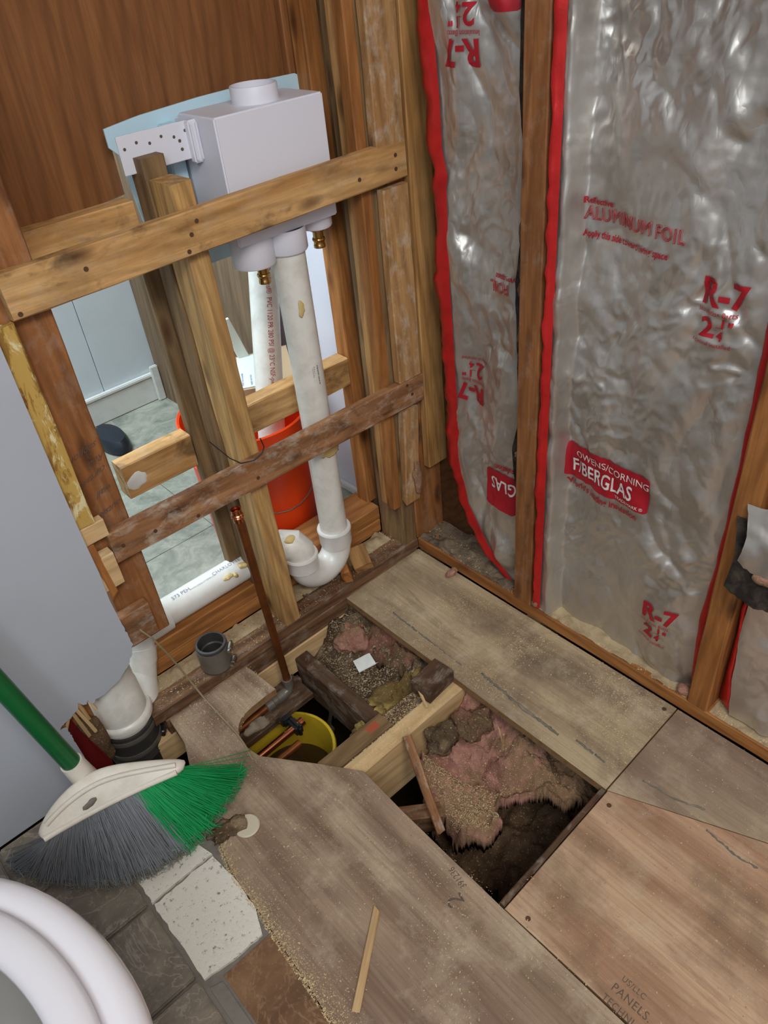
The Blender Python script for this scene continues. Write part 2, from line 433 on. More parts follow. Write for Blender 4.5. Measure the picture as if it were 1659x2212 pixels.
def lump(name, c, rad, mat, parent=None, amp=.35, fr=20, sub=4, seed=0):
    bm = bmesh.new(); bmesh.ops.create_icosphere(bm, subdivisions=sub, radius=1)
    for v in bm.verts:
        p = V(c)+V((v.co.x*rad[0], v.co.y*rad[1], v.co.z*rad[2]))
        k = 1+amp*nz(p.x*fr+seed, p.y*fr, p.z*fr)
        v.co = V(c)+V((v.co.x*rad[0]*k, v.co.y*rad[1]*k, v.co.z*rad[2]*k))
    return link(name, frombm(name, bm, True), mat, parent)
def sheet(name, x0, x1, y0, y1, res, zf, mask, th, mat, parent=None):
    nx = max(2, int((x1-x0)/res)); ny = max(2, int((y1-y0)/res)); vs = []; fs = []; idx = {}
    for i in range(nx+1):
        for j in range(ny+1):
            x = x0+(x1-x0)*i/nx; y = y0+(y1-y0)*j/ny
            idx[i, j] = len(vs); vs.append((x, y, zf(x, y)))
    for i in range(nx):
        for j in range(ny):
            x = x0+(x1-x0)*(i+.5)/nx; y = y0+(y1-y0)*(j+.5)/ny
            if mask is None or mask(x, y): fs.append((idx[i, j], idx[i+1, j], idx[i+1, j+1], idx[i, j+1]))
    bm = bmesh.new(); bv = [bm.verts.new(v) for v in vs]
    for f in fs: bm.faces.new([bv[k] for k in f])
    bmesh.ops.delete(bm, geom=[v for v in bm.verts if not v.link_faces], context='VERTS')
    if th:
        g = bmesh.ops.extrude_face_region(bm, geom=list(bm.faces))
        for v in g['geom']:
            if isinstance(v, bmesh.types.BMVert): v.co.z -= th
    return link(name, frombm(name, bm, True), mat, parent)
def sst(a, b, x):
    t = max(0, min(1, (x-a)/(b-a))); return t*t*(3-2*t)
def lerp(tab, x):
    """piecewise linear, tab sorted by x"""
    if x <= tab[0][0]: return tab[0][1]
    for (a, fa), (b, fb) in zip(tab, tab[1:]):
        if x <= b: return fa+(fb-fa)*(x-a)/(b-a)
    return tab[-1][1]
def text_mesh(s, size=.02, bold=0., width=1., outline=0, maxe=None, spacing=1., align='LEFT', slant=0.):
    c = D.curves.new('lettering', 'FONT'); c.body = s; c.size = size; c.offset = bold; c.space_character = spacing
    c.align_x = align; c.resolution_u = 3; c.shear = slant
    if outline: c.fill_mode = 'NONE'; c.bevel_depth = outline; c.bevel_resolution = 0
    else: c.fill_mode = 'BOTH'; 
    o = D.objects.new('lettering', c); SC.collection.objects.link(o)
    bpy.context.view_layer.update()
    me = D.meshes.new_from_object(o.evaluated_get(bpy.context.evaluated_depsgraph_get()))
    D.objects.remove(o); D.curves.remove(c)
    bm = bmesh.new(); bm.from_mesh(me); D.meshes.remove(me)
    for v in bm.verts: v.co.x *= width
    if maxe:
        bmesh.ops.triangulate(bm, faces=bm.faces)
        for _ in range(5):
            es = [e for e in bm.edges if e.calc_length() > maxe]
            if not es: break
            bmesh.ops.subdivide_edges(bm, edges=es, cuts=1, use_grid_fill=False)
            bmesh.ops.triangulate(bm, faces=[f for f in bm.faces if len(f.verts) > 3])
    return bm
def put_text(name, s, f, mat, parent, **k):
    """f maps local text (x, y, z) to the world"""
    bm = text_mesh(s, **k)
    for v in bm.verts: v.co = f(v.co.x, v.co.y, v.co.z)
    me = D.meshes.new(name); bm.to_mesh(me); bm.free()
    return link(name, me, mat, parent)
def plane_map(o, xd, yd, lift=.0008):
    o, xd, yd = V(o), V(xd).normalized(), V(yd).normalized(); n = xd.cross(yd)
    return lambda x, y, z: o+xd*x+yd*y+n*(lift+z)
def nail(p, n, parent, r=.0035):
    d, u, wv = frame_of(n); rings('nail_head', V(p)-d*.001, V(p)+d, [(0, r), (.0018, r), (.0018, 0)], M_screw, parent, 10)
# ================================================================== SETTING
floor = thing('floor', (0, 0, 0), kind='structure')
right = thing('wall_right', (0, 0, 0), kind='structure')
back = thing('wall_back', (0, 0, 0), kind='structure')
HT = 2.3
# --- plywood subfloor panels
P1 = [(-.694, -.0015), (-.507, -.0015), (-.5, -.095), (-.525, -.0955), (-.542, -.097), (-.562, -.098), (-.578, -.100), (-.592, -.105), (-.603, -.113), (-.612, -.124),
      (-.618, -.138), (-.6205, -.155), (-.6205, -.178), (-.616, -.204), (-.547, -.298), (-.500, -.367), (-.505, -.476), (-.508, -.703), (-.5095, -2.6),
      (-.790, -2.6), (-.797, -.66), (-.788, -.56), (-.781, -.45), (-.776, -.35), (-.762, -.29), (-.745, -.21), (-.722, -.13), (-.700, -.075)]
slab('plywood_panel', P1, -.018, 0, P_left, floor, .0012, M_plyedge)
slab('plywood_panel', [(-.232, -.0015), (-.002, -.0015), (-.002, -.6905), (-.2315, -.6945)], -.018, 0, P_plank, floor, .0012, M_plyedge)
slab('plywood_panel', [(-.002, -.6925), (-.2315, -.6965), (-.159, -.872), (-.002, -1.25)], -.018, -.0005, P_far, floor, .0012, M_plyedge)
slab('plywood_panel', [(-.2325, -.6985), (-.5065, -.7035), (-.5062, -.76), (-.5035, -1.0), (-.500, -2.6), (-.002, -2.6), (-.002, -1.256), (-.160, -.876)], -.018, .0008, P_right, floor, .0012, M_plyedge)
# --- joists and blocking under the boards
bx('floor_joist', -.74, .08, -.358, -.3215, -.165, -.020, 'x', W_pale, floor)
bx('floor_joist', -.385, .08, -.318, -.281, -.165, -.034, 'x', W_dark, floor)
jb = bx('joist_block', -.542, -.386, -.3185, -.279, -.120, -.0195, 'x', W_grey, floor)
box('red_mark', -.442, -.405, -.305, -.288, -.0195, -.0192, plain('faded_red_chalk', srgb(168, 84, 58), .9), jb)
board('joist_block', (-.306, -.318, .004), (-.234, -.312, .004), .05, .036, (0, 1, 0), W_dark, floor)
bx('floor_joist', -.505, -.2, -.741, -.703, -.165, -.0185, 'x', W_dark, floor)
board('hole_edge_strip', (-.503, -.6955, -.016), (-.234, -.6905, -.016), .028, .010, (0, 0, 1), W_dark, floor)
bx('floor_joist', -.395, -.362, -.278, -.004, -.170, -.068, 'y', W_dark, floor)
bx('floor_joist', -.75, .08, -.001, .036, -.115, -.046, 'x', W_pale, floor)
bx('subfloor_edge', -.70, -.004, .0, .087, -.0445, -.0005, 'x', W_plate, floor)
bx('floor_joist', -.6, -.565, -.7, -.36, -.30, -.06, 'y', W_dark, floor)
board('old_subfloor_board', (-.60, -.035, -.125), (-.41, -.035, -.118), .085, .018, (0, 1, 0), W_dark, floor)
board('wood_splint', (-.392, -.366, -.005), (-.448, -.505, -.10), .017, .009, (1, 0, 0), W_rail2, floor, rag=.004)
board('floor_joist', (-.52, -.40, -.115), (-.415, -.47, -.13), .05, .03, (0, 0, 1), W_plate, floor)
# --- crawlspace shell keeps the hole dark
g = bx('crawlspace_ground', -1.78, .6, -2.6, .9, -.62, -.58, 'x', M_ground, floor)
for a in ((-1.80, -1.76, -2.6, .9), (.10, .14, -2.6, .2), (-1.78, .14, -2.64, -2.6), (-1.78, .14, .18, .22)):
    box('crawlspace_wall', a[0], a[1], a[2], a[3], -.6, -.046, M_ground, floor)
# --- tile field at the left
def tile(x0, x1, y0, y1, z, mat, nm='floor_tile'):
    return box(nm, x0, x1, y0, y1, z-.01, z, mat, floor, .0022)
slab('mortar_bed', [(-1.755, -.028), (-.87, -.028), (-.80, -.09), (-.735, -.13), (-.7465, -.21), (-.7632, -.29), (-.7768, -.35), (-.7818, -.45), (-.7888, -.56), (-.7985, -.66), (-.7985, -2.6), (-1.755, -2.6)], -.018, -.0045, M_grout, floor)
ys = [-.028, -.158, -.306, -.453, -.600, -.747, -.894, -1.04, -1.187, -1.33]
xs = [-1.66, -1.494, -1.346, -1.199, -1.0485, -.9005]
for i in range(5):
    for j in range(9):
        tile(xs[i]+.003, xs[i+1]-.003, ys[j+1]+.003, ys[j]-.003, .004, M_tile)
def ragged(poly, amp, seed, step=.01):
    rnd = random.Random(seed); out = []
    for i, p in enumerate(poly):
        q = poly[(i+1) % len(poly)]; n = max(1, int(math.dist(p, q)/step))
        for k in range(n):
            t = k/n; out.append((p[0]+(q[0]-p[0])*t+rnd.uniform(-amp, amp), p[1]+(q[1]-p[1])*t+rnd.uniform(-amp, amp)))
    return out
slab('thinset_patch', ragged([(-.896, -.19), (-.85, -.18), (-.79, -.27), (-.782, -.301), (-.896, -.303)], .0016, 1), -.006, .001, M_thin, floor)
slab('thinset_patch', ragged([(-.896, -.309), (-.784, -.306), (-.7785, -.36), (-.782, -.43), (-.796, -.470), (-.84, -.468), (-.896, -.461)], .0016, 2), -.006, .001, M_thin, floor)
slab('bare_backer_strip', [(-.872, -.476), (-.7835, -.476), (-.7895, -.56), (-.7985, -.66), (-.7985, -1.5), (-.872, -1.5)], -.006, -.0015, M_tileb, floor)
slab('thinset_strip', [(-.896, -.476), (-.877, -.482), (-.877, -1.3), (-.896, -1.3)], -.006, .0, M_grout, floor)
# --- sill plates
bx('sill_plate', -.72, -.0, .0, .0865, .0, .030, 'x', W_plate, back)
bx('sill_plate', .0005, .0885, -2.6, -.0005, .0, .031, 'y', W_warm, right)
# --- right wall framing
bx('stud', .0, .089, .0, .038, .031, HT, 'z', W_red, right)
bx('stud', .0, .089, -.341, -.2965, .031, HT, 'z', W_red, right)
bx('stud', .0, .089, -.741, -.7035, .031, HT, 'z', W_warm, right)
bx('stud', .0, .089, -1.15, -1.112, .031, HT, 'z', W_warm, right)
box('sheathing_board', .091, .103, -2.6, .19, -.05, HT, M_sheath, right)
for yy in (-1.556, -1.962, -2.368): bx('stud', .0, .089, yy-.019, yy+.019, .031, HT, 'z', W_warm, right)
bx('strapping', .036, .098, -.020, -.0005, .225, HT, 'z', W_stud, right, rag=.01)
# --- back wall, near frame
cs = bx('stud', -.038, -.0005, .003, .0865, .030, HT, 'z', W_grey, back)
bx('cripple', -.055, -.0385, .028, .052, .150, HT, 'z', W_stud, back)
bx('cripple', -.062, -.0385, .000, .0265, .152, HT, 'z', W_warm, back, rag=.004)
bx('strapping', -.036, .030, -.020, -.0005, .908, HT, 'z', W_strip, back)
bx('strapping', -.030, .030, -.020, -.0005, .466, .8395, 'z', W_strip, back)
board('strapping', (-.006, -.010, .398), (-.016, -.008, .165), .042, .019, (1, 0, 0), W_strip, back, rag=.012, jit=.0016)
r1 = board('rail', (-.683, -.0105, .8685), (.029, -.0105, .8800), .062, .0195, (0, 0, 1), W_rail, back)
r2 = board('rail', (-.676, -.0105, .4420), (.033, -.0105, .4330), .060, .0195, (0, 0, 1), W_rail2, back)
for r_, z0, zs in ((r1, .87, ((-.672, .845), (-.415, .85), (-.392, .888), (-.405, .872), (.004, .89), (.003, .868), (-.08, .87), (-.57, .873))), (r2, .44, ((-.658, .44), (-.60, .435), (-.39, .43), (-.012, .455), (.0, .43), (-.52, .42)))):
    for x, z in zs: nail((x, -.0203, z), (0, -1, 0), r_)
pst = board('stud', (-.664, .019, .215), (-.664, .019, HT), .076, .036, (1, 0, 0), W_red, back)
bx('strapping', -.714, -.684, -.020, -.0005, .506, .8350, 'z', W_must, back, rag=.003, jit=.001)
bx('nailer_block', -.712, -.672, -.020, -.0005, .470, .5040, 'x', W_pale, back)
bx('nailer_block', -.712, -.678, -.024, -.0005, .374, .4405, 'x', W_pale, back)
bx('nailer_block', -.714, -.655, -.022, -.0005, .236, .3080, 'x', W_rail2, back)
board('splinter', (-.708, -.0225, .47), (-.700, -.0225, .36), .014, .004, (1, 0, 0), W_warm, back, rag=.01)
board('stud', (-.376, .029, .0325), (-.3915, .032, .938), .037, .062, (1, 0, 0), W_front, back)
board('stud', (-.384, .089, .1075), (-.393, .089, .966), .038, .046, (1, 0, 0), W_grey, back)
board('stud', (-.4085, .128, .1075), (-.4105, .140, .84), .040, .024, (1, 0, 0), W_grey, back)
# --- back wall, far frame (next room's wall)
bx('sill_plate', -.72, -.039, .0885, .175, .030, .0675, 'x', W_warm, back)
bx('sill_plate', -.72, -.039, .0875, .175, .0685, .106, 'x', W_warm, back)
board('stud', (-.030, .135, .1065), (-.040, .135, HT), .034, .038, (1, 0, 0), W_warm, back)
bx('stud', -.019, .0, .0885, .175, .032, HT, 'z', W_grey, back)
r3 = bx('rail', -.578, -.436, .1155, .153, .4220, .4900, 'x', W_rail, back)
bx('rail', -.364, -.052, .1155, .153, .4280, .4920, 'x', W_rail, back)
bx('rail', -.612, -.419, .1155, .150, .8400, .9040, 'x', W_rail, back)
bx('stud', -.700, -.628, .1165, .154, .1065, HT, 'z', W_warm, back)
lump('drywall_scrap', (-.556, .117, .452), (.020, .004, .018), M_base, r3, .4, 40, 3)
# brown plywood panel on the far face, cut out around the laundry box
def panel_grid():
    return [(-1.5, .885), (-.62, .885), (-.455, .895), (-.402, .90), (-.402, .972), (-.02, .972), (-.020, HT), (-1.5, HT)]
bm = bmesh.new(); f1 = [bm.verts.new((x, .178, z)) for x, z in panel_grid()]; f2 = [bm.verts.new((x, .184, z)) for x, z in panel_grid()]
bm.faces.new(f1); bm.faces.new(f2[::-1])
for i in range(len(f1)): bm.faces.new((f1[i], f2[i], f2[(i+1) % len(f1)], f1[(i+1) % len(f1)]))
rm = Matrix.Rotation(R(90), 4, 'Y')
bm.transform(rm.inverted())
link('plywood_panel', frombm('panel', bm), W_panel, back, rm)
bx('batten', -.060, -.030, .160, .1775, .994, HT, 'z', W_panel, back)
# grey wallboard with the torn notch
tear = [(-.712, HT), (-.7125, .80), (-.7135, .60), (-.7130, .50), (-.711, .42), (-.713, .36), (-.710, .30), (-.7075, .262), (-.706, .247), (-.711, .243), (-.713, .232), (-.724, .214), (-.732, .206), (-.749, .193), (-.768, .186), (-.785, .181), (-.800, .183), (-.809, .176),
        (-.812, .192), (-.816, .184), (-.822, .187), (-.828, .200), (-.831, .186), (-.837, .183), (-.848, .176), (-.866, .172), (-.872, .166), (-.861, .164), (-.8605, .12), (-.859, .064), (-.858, .004), (-1.755, .004), (-1.755, HT)]
rnd = random.Random(5); t2 = []
for i, p in enumerate(tear):
    q = tear[(i+1) % len(tear)]; t2.append(p)
    if 5 < i < 28 and math.dist(p, q) > .006:
        n = int(math.dist(p, q)/.004)
        for k in range(1, n): t2.append((p[0]+(q[0]-p[0])*k/n+rnd.uniform(-.0012, .0012), p[1]+(q[1]-p[1])*k/n+rnd.uniform(-.0012, .0012)))
def vslab(name, poly, y0, y1, mats, parent):
    bm = bmesh.new(); a = [bm.verts.new((x, y0, z)) for x, z in poly]; b = [bm.verts.new((x, y1, z)) for x, z in poly]
    bm.faces.new(a); bm.faces.new(b[::-1]); sides = []
    for i in range(len(a)): sides.append(bm.faces.new((a[i], b[i], b[(i+1) % len(a)], a[(i+1) % len(a)])))
    for s in sides: s.material_index = 1
    o = link(name, frombm(name, bm), mats[0], parent); o.data.materials.append(mats[1]); return o
vslab('wallboard', t2, -.027, -.0175, (M_gpanel, M_torn), back)
board('stud', (-.835, .02, .004), (-.835, .02, .40), .05, .03, (1, 0, 0), W_warm, back)
for i, (x, z, dx, dz) in enumerate(((-.835, .180, .012, -.07), (-.829, .196, .006, -.05), (-.848, .172, -.014, -.018), (-.812, .186, .006, -.03), (-.842, .168, .007, -.06), (-.870, .168, -.012, -.008))):
    board('splinter', (x, -.024, z+.01), (x+dx, -.021, z+dz), .006, .0025, (1, 0, 0), W_pale, back, rag=.004)
bx('batten', -.895, -.855, -.012, .03, .0, .06, 'x', W_warm, back)
# --- far room
box('vinyl_sheet', -1.9, .20, .22, 1.40, -.004, -.0005, M_vinyl, floor)
box('vinyl_sheet', -1.9, .05, .176, .219, -.004, -.001, M_vinyl, floor)
bx('vinyl_seam', -.56, -.559, .2, 1.2, -.0004, .0, 'y', M_greyink, floor)
for a in ((-.2945, -.2935),): bx('vinyl_seam', a[0], a[1], .2, 1.2, -.0004, .0, 'y', M_greyink, floor)
bx('vinyl_seam', -.8, .0, .470, .471, -.0004, .0, 'x', M_greyink, floor)
wf = thing('wall_far', (0, 1.2, 0), kind='structure')
for a in ((-1.9, -.7415), (-.7395, -.4805), (-.4785, -.2055), (-.2035, .0)):
    box('wall_panel', a[0], a[1], 1.226, 1.236, 0, HT, M_paint, wf, .001)
box('wall_backing', -1.9, .2, 1.2365, 1.25, 0, HT, M_paint, wf)
bfar = thing('baseboard_far', (-.3, 1.22, 0), kind='structure')
box('board', -1.9, -.022, 1.213, 1.2255, 0, .085, M_base, bfar, .003)
box('cap', -1.9, -.022, 1.209, 1.2255, .085, .098, M_base, bfar, .003)
box('corner_block', -.047, -.020, 1.196, 1.2085, 0, .125, M_base, bfar, .003)
box('wall_far_right', .052, .064, .19, .70, .0, HT, M_glossw, None)
D.objects['wall_far_right']['kind'] = 'structure'
t1 = thing('trim_1', (.04, .3, 0), kind='structure')
box('base_strip', .038, .051, .19, .60, .0, .018, M_base, t1, .002)
tag(bx('wall_wood_divider', -.018, .0, .47, 1.2245, .0, HT, 'z', W_cab), kind='structure')

# --- the rest of the bathroom shell and the next room's ceiling
wl = thing('wall_left', (-1.77, -1.3, 0), kind='structure')
box('wallboard', -1.79, -1.756, -2.6, -.02, -.02, HT, M_gpanel, wl)
wfr = thing('wall_front', (-.8, -2.62, 0), kind='structure')
box('wallboard', -1.79, .10, -2.64, -2.605, -.02, HT, M_gpanel, wfr)
ce = thing('ceiling', (-.8, -.6, HT), kind='structure')
box('ceiling_board', -2.0, .22, -2.64, 1.26, HT+.001, HT+.02, M_base, ce)
box('end_board', -2.0, -1.97, .19, 1.26, 0, HT, M_paint, wf)
box('end_board', .201, .22, .19, 1.26, 0, HT, M_paint, wf)

for s_, x_, z_, a_ in (('support', -.632, .624, -.25), ('Rod', -.628, .602, -.3), ('curtain', -.632, .580, -.3), ('wall', -.634, .545, -.2), ('outside', -.628, .512, -.25), ('shelf', -.630, .466, .1)):
    put_text('pencil_lettering', s_, plane_map((x_, .0005, z_), (-1, 0, a_), (a_, 0, -1), .0006), M_greyink, pst, size=.017, slant=.3)
# ================================================================== INSULATION BATTS
def crum(y, z, s):
    wy, wz = y+.02*nz(y*9, z*5, s, 2), z+.03*nz(y*7, z*6, s+3, 2)
    big = nz(y*4.5, z*1.8, s, 2)*.012
    r1 = -abs(nz(wy*7+wz*1.5, wz*3.2, s+1, 2))*.026
    r2 = -abs(nz(wy*16-wz*5, wz*9, s+2, 2))*.017*max(0, .6+1.5*nz(y*4, z*3, s+8, 2))
    r3 = abs(nz(wy*34+wz*9, wz*24, s+5, 2))*.0062*max(0, .5+1.6*nz(y*6, z*5, s+9, 2))
    return big+r1+r2+r3+.0016*nz(y*40, z*34, s+2, 3)
def batt(name, x0f, yL, yR, z0, z1, seed, edge_in, label):
    """foil facing as a crumpled sheet; yL, yR tables z -> y (yL nearer the corner)"""
    root = thing(name, (.05, (lerp(yL, .05)+lerp(yR, .05))/2, .032), label, 'insulation')
    dz = .003; nzr = int((z1-z0)/dz); ny = 120; vs = []; fs = []
    def X(y, z):
        l = lerp(yL, z); r = lerp(yR, z); e = min(sst(0, .05, l-y), sst(0, .035, y-r))
        return x0f(y, z, l, r)+crum(y, z, seed)*(.2+.8*e)
    for i in range(nzr+1):
        z = z0+(z1-z0)*i/nzr; l = lerp(yL, z)+.003*nz(z*14, seed, 0, 3); r = lerp(yR, z)+.004*nz(z*18, seed+4, 0, 3)
        for j in range(ny+1):
            y = l+(r-l)*j/ny; vs.append((X(y, z), y, z))
    for i in range(nzr):
        for j in range(ny):
            a = i*(ny+1)+j; fs.append((a, a+ny+1, a+ny+2, a+1))
    f = link('foil_facing', mesh('foil_facing', vs, fs, True), M_foil, root)
    # glass wool body behind
    vs = []; fs = []; n2 = 14; m = int((z1-z0)/.03)
    for i in range(m+1):
        z = z0+.01+(z1-z0-.02)*i/m; l = lerp(yL, z)-.006; r = lerp(yR, z)+.006
        for j in range(n2+1):
            y = l+(r-l)*j/n2; vs.append((min(.088, X(y, z)+.034), y, z))
        for j in range(n2+1):
            y = l+(r-l)*j/n2; vs.append((.0905, y, z))
    w_ = 2*(n2+1)
    for i in range(m):
        for j in range(n2):
            a = i*w_+j; fs.append((a, a+1, a+w_+1, a+w_)); b = a+n2+1; fs.append((b, b+w_, b+w_+1, b+1))
        for j in (0, n2):
            a = i*w_+j; b = a+n2+1; fs.append((a, b, b+w_, a+w_) if j else (a, a+w_, b+w_, b))
    link('glass_wool', mesh('glass_wool', vs, fs, True), M_pinkd, root)
    return root, X
def ribbon(name, path, mat, parent, smooth=True):
    """path rows of equal-length point lists"""
    vs = [p for row in path for p in row]; n = len(path[0]); fs = []
    for i in range(len(path)-1):
        for j in range(n-1):
            a = i*n+j; fs.append((a, a+1, a+n+1, a+n))
    return link(name, mesh(name, vs, fs, smooth), mat, parent)
# batt A, narrow bay beside the corner
yLa = [(.03, -.262), (.06, -.225), (.10, -.185), (.19, -.128), (.28, -.111), (.45, -.106), (.68, -.099), (.84, -.100), (.86, -.104), (.9, -.094), (.984, -.092), (1.107, -.084), (1.6, -.08)]
yRa = [(.03, -.292), (.30, -.2915), (.34, -.280), (.40, -.276), (.46, -.290), (.60, -.284), (.72, -.278), (.80, -.288), (.92, -.290), (1.0, -.280), (1.6, -.289)]
def xa(y, z, l, r):
    return .034+.012*sst(0, .06, l-y)+.010*math.sin((y*38)+z*3)*sst(0, .05, l-y)*.5+.02*sst(.25, .05, z)*sst(-.12, -.25, y)*0
ba, Xa = batt('insulation_batt', xa, yLa, yRa, .036, 1.6, 2.3, 0, 'narrow foil-faced insulation batt beside the corner with upside-down red print')
# batt B, the wide one
yLb = [(.03, -.362), (.2, -.356), (.5, -.350), (1.1, -.350), (1.6, -.35)]
yRb = [(.03, -.695), (.2, -.684), (.35, -.690), (.54, -.690), (.75, -.6845), (1.6, -.69)]
def xb(y, z, l, r):
    s = l-y
    fold = .012-.006*sst(.0, .03, s)+.040*sst(.022, .036, s)-.008*sst(.04, .12, s)
    sweepf = .007*math.exp(-((s-(.10+.05*math.sin(z*3.1+.7)))/.022)**2)*sst(.3, .75, z)
    big = -.020*math.exp(-((s-.20)/.07)**2)*math.exp(-((z-.92)/.16)**2)
    return fold+sweepf+big+.012*sst(.0, .04, y-r)*0-.004
bb, Xb = batt('insulation_batt', xb, yLb, yRb, .036, 1.6, 7.1, 0, 'wide silver foil-faced insulation batt with red logo between two studs')
yLc = [(.03, -.775), (.12, -.762), (.3, -.752), (.45, -.760), (1.6, -.76)]
yRc = [(.03, -1.10), (1.6, -1.10)]
bc, Xc = batt('insulation_batt', lambda y, z, l, r: .022+.02*sst(0, .05, l-y), yLc, yRc, .036, .55, 11.7, 0, 'torn foil insulation batt at the right edge, only its lower half left')
# red tape flanges
def tape(parent, rows, seed, name='red_tape_edge'):
    out = []
    for z in [i*.008+.036 for i in range(196)]:
        row = []
        for (fx, fy, wob) in rows(z):
            row.append((fx+wob*nz(z*16, seed, 0, 3), fy+wob*.8*nz(z*20, seed+7, 0, 3), z))
        out.append(row)
    return ribbon(name, out, M_redtape, parent)
def rowsB(z):
    k = .5+.5*math.sin(z*9+1); o = .006*abs(math.sin(z*11+.5))
    return [(.020, -.3435, .0), (.0+.004*k, -.3455, .006), (-.004, -.3495-o*.5, .007), (-.001, -.355, .0035), (.001, -.359, .001), (.004, -.364, .0005)]
tape(bb, rowsB, 3)
def rowsA(z):
    l = lerp(yLa, z); b = .006*abs(math.sin(z*10+1.2)); 
    return [(.046, l+.018+b, .003), (.030, l+.016+b, .009), (.026, l+.008, .006), (.0275, l+.001, .001), (.0285, l-.006, .0008), (.031, l-.012, .0004)]
tape(ba, rowsA, 13)
def rowsBr(z):
    r = lerp(yRb, z)
    return [(.060, -.7028, .0), (.034, -.7024, .001), (.024, r-.004, .003), (.027, r+.001, .002), (.036, r+.001, .001)]
tape(bb, rowsBr, 23)
def rowsC(z):
    l = lerp(yLc, min(z, .5)); z2 = z
    return [(.06, -.7425, .0), (.038, -.7435, .001), (.022, l+.006, .004), (.022, l+.002, .002), (.030, l-.002, .001)]
out = []
for i in range(62):
    z = i*.008+.04; out.append([(fx+wb*nz(z*16, 5, 0, 3), fy+wb*nz(z*20, 9, 0, 3), z) for fx, fy, wb in rowsC(z)])
ribbon('red_tape_edge', out, M_redtape, bc)
# torn black vapour paper in the gap beside stud (batt A right edge)
out = []
for i in range(150):
    z = .05+i*.0075
    r = lerp(yRa, z); k = .006*nz(z*30, 2, 0, 4); out.append([(.03+k, r+.004, z), (.012+k, r-.001+k*.6, z), (.018+.5*k, -.2955, z), (.06, -.296, z)])
ribbon('torn_tar_paper', out, M_tar, ba)
for i, (y, z, ry, rz, mt) in enumerate(((-.287, .62, .006, .035, M_pinkd), (-.286, .71, .006, .05, M_pinkd), (-.285, .39, .010, .016, M_pink), (-.287, .33, .008, .035, M_tar), (-.284, .80, .004, .02, M_debris), (-.288, .56, .005, .03, M_tar))):
    lump('wool_tuft', (.022, y, z), (.010, ry, rz), mt, ba, .5, 60, 3, i)
# prints --------------------------------------------------------------
def on(X, y0, z0, ang=0, flip=False, lift=.0009):
    c, s = math.cos(R(ang)), math.sin(R(ang))
    def f(x, y, z):
        if flip: x, y = -x, -y
        yy = y0-(x*c-y*s); zz = z0+(x*s+y*c)
        return V((X(yy, zz)-lift-z, yy, zz))
    return f
def pt(s, X, y, z, size, mat=None, par=None, ang=0, flip=False, lift=.0018, **k):
    k.setdefault('maxe', .006)
    return put_text('printed_lettering', s, on(X, y, z, ang, flip, lift), mat or M_redink, par, size=size, **k)
pt('Reflective', Xb, -.383, .856, .0125, par=bb, bold=.0003)
pt('ALUMINUM FOIL', Xb, -.385, .8335, .0262, par=bb, outline=.0006, width=.86, spacing=1.05)
pt('Apply this side toward living space', Xb, -.384, .808, .0138, par=bb, bold=.0003, width=.80)
def rset(X, y, z, s, par, flip=False, lines=True):
    g = -1 if flip else 1
    pt('R-7', X, y, z, .050*s, par=par, bold=.0016, flip=flip, width=.92)
    pt('Insulation Batts', X, y, z-.0125*g*s, .0105*s, par=par, flip=flip, width=.85)
    pt('2', X, y-.006*g*s, z-.046*g*s, .040*s, par=par, bold=.0009, flip=flip, width=1.1)
    pt('1', X, y-.034*g*s, z-.029*g*s, .019*s, par=par, bold=.0007, flip=flip)
    pt('_', X, y-.030*g*s, z-.0275*g*s, .017*s, par=par, flip=flip)
    pt('4', X, y-.032*g*s, z-.047*g*s, .018*s, par=par, bold=.0007, flip=flip)
    pt('"', X, y-.046*g*s, z-.034*g*s, .022*s, par=par, bold=.0006, flip=flip)
    pt('nominal installed', X, y+.004*g*s, z-.058*g*s, .0095*s, par=par, flip=flip, width=.9)
rset(Xb, -.589, .760, 1.0, bb)
rset(Xb, -.582, .164, 1.0, bb)
def patch(name, X, y0, y1, z0, z1, mat, par, lift=.0012, r=.006):
    """rounded rectangle printed on the foil"""
    rows = []; n = 44; m = 26
    for i in range(m+1):
        row = []
        z = z0+(z1-z0)*i/m; d = min(z-z0, z1-z); ins = r-math.sqrt(max(0, r*r-(r-d)**2)) if d < r else 0
        for j in range(n+1):
            y = y0-ins+(y1-y0+2*ins)*j/n; row.append((X(y, z)-lift, y, z))
        rows.append(row)
    return ribbon(name, rows, mat, par)
patch('red_logo_patch', Xb, -.384, -.558, .372, .447, M_redink, bb)
pt('OWENS/CORNING', Xb, -.405, .4235, .0195, M_whiteink, bb, lift=.0028, width=.92)
pt('F/BERGLAS', Xb, -.396, .389, .0395, M_whiteink, bb, lift=.0028, bold=.0006, width=.70)
pt('TRADEMARK \u00ae', Xb, -.492, .3765, .0085, M_whiteink, bb, lift=.0028)
pt("World's leading insulation", Xb, -.386, .353, .0185, par=bb, bold=.0004, width=.80)
# narrow batt: same print, upside down
rset(Xa, -.190, 1.057, 1.0, ba, True)
patch('red_logo_patch', Xa, -.206, -.27, 1.093, 1.16, M_redink, ba)
pt('living space', Xa, -.262, .714, .0138, par=ba, flip=True, bold=.0003, width=.80)
pt('FOIL', Xa, -.246, .700, .0262, par=ba, flip=True, outline=.0006, width=.86)
rset(Xa, -.185, .478, 1.0, ba, True)
pt('insulation', Xa, -.270, .322, .0185, par=ba, flip=True, bold=.0004, width=.80)
patch('red_logo_patch', Xa, -.188, -.270, .215, .303, M_redink, ba)
pt('GLAS', Xa, -.266, .286, .0395, M_whiteink, ba, flip=True, lift=.0028, bold=.0006, width=.70)
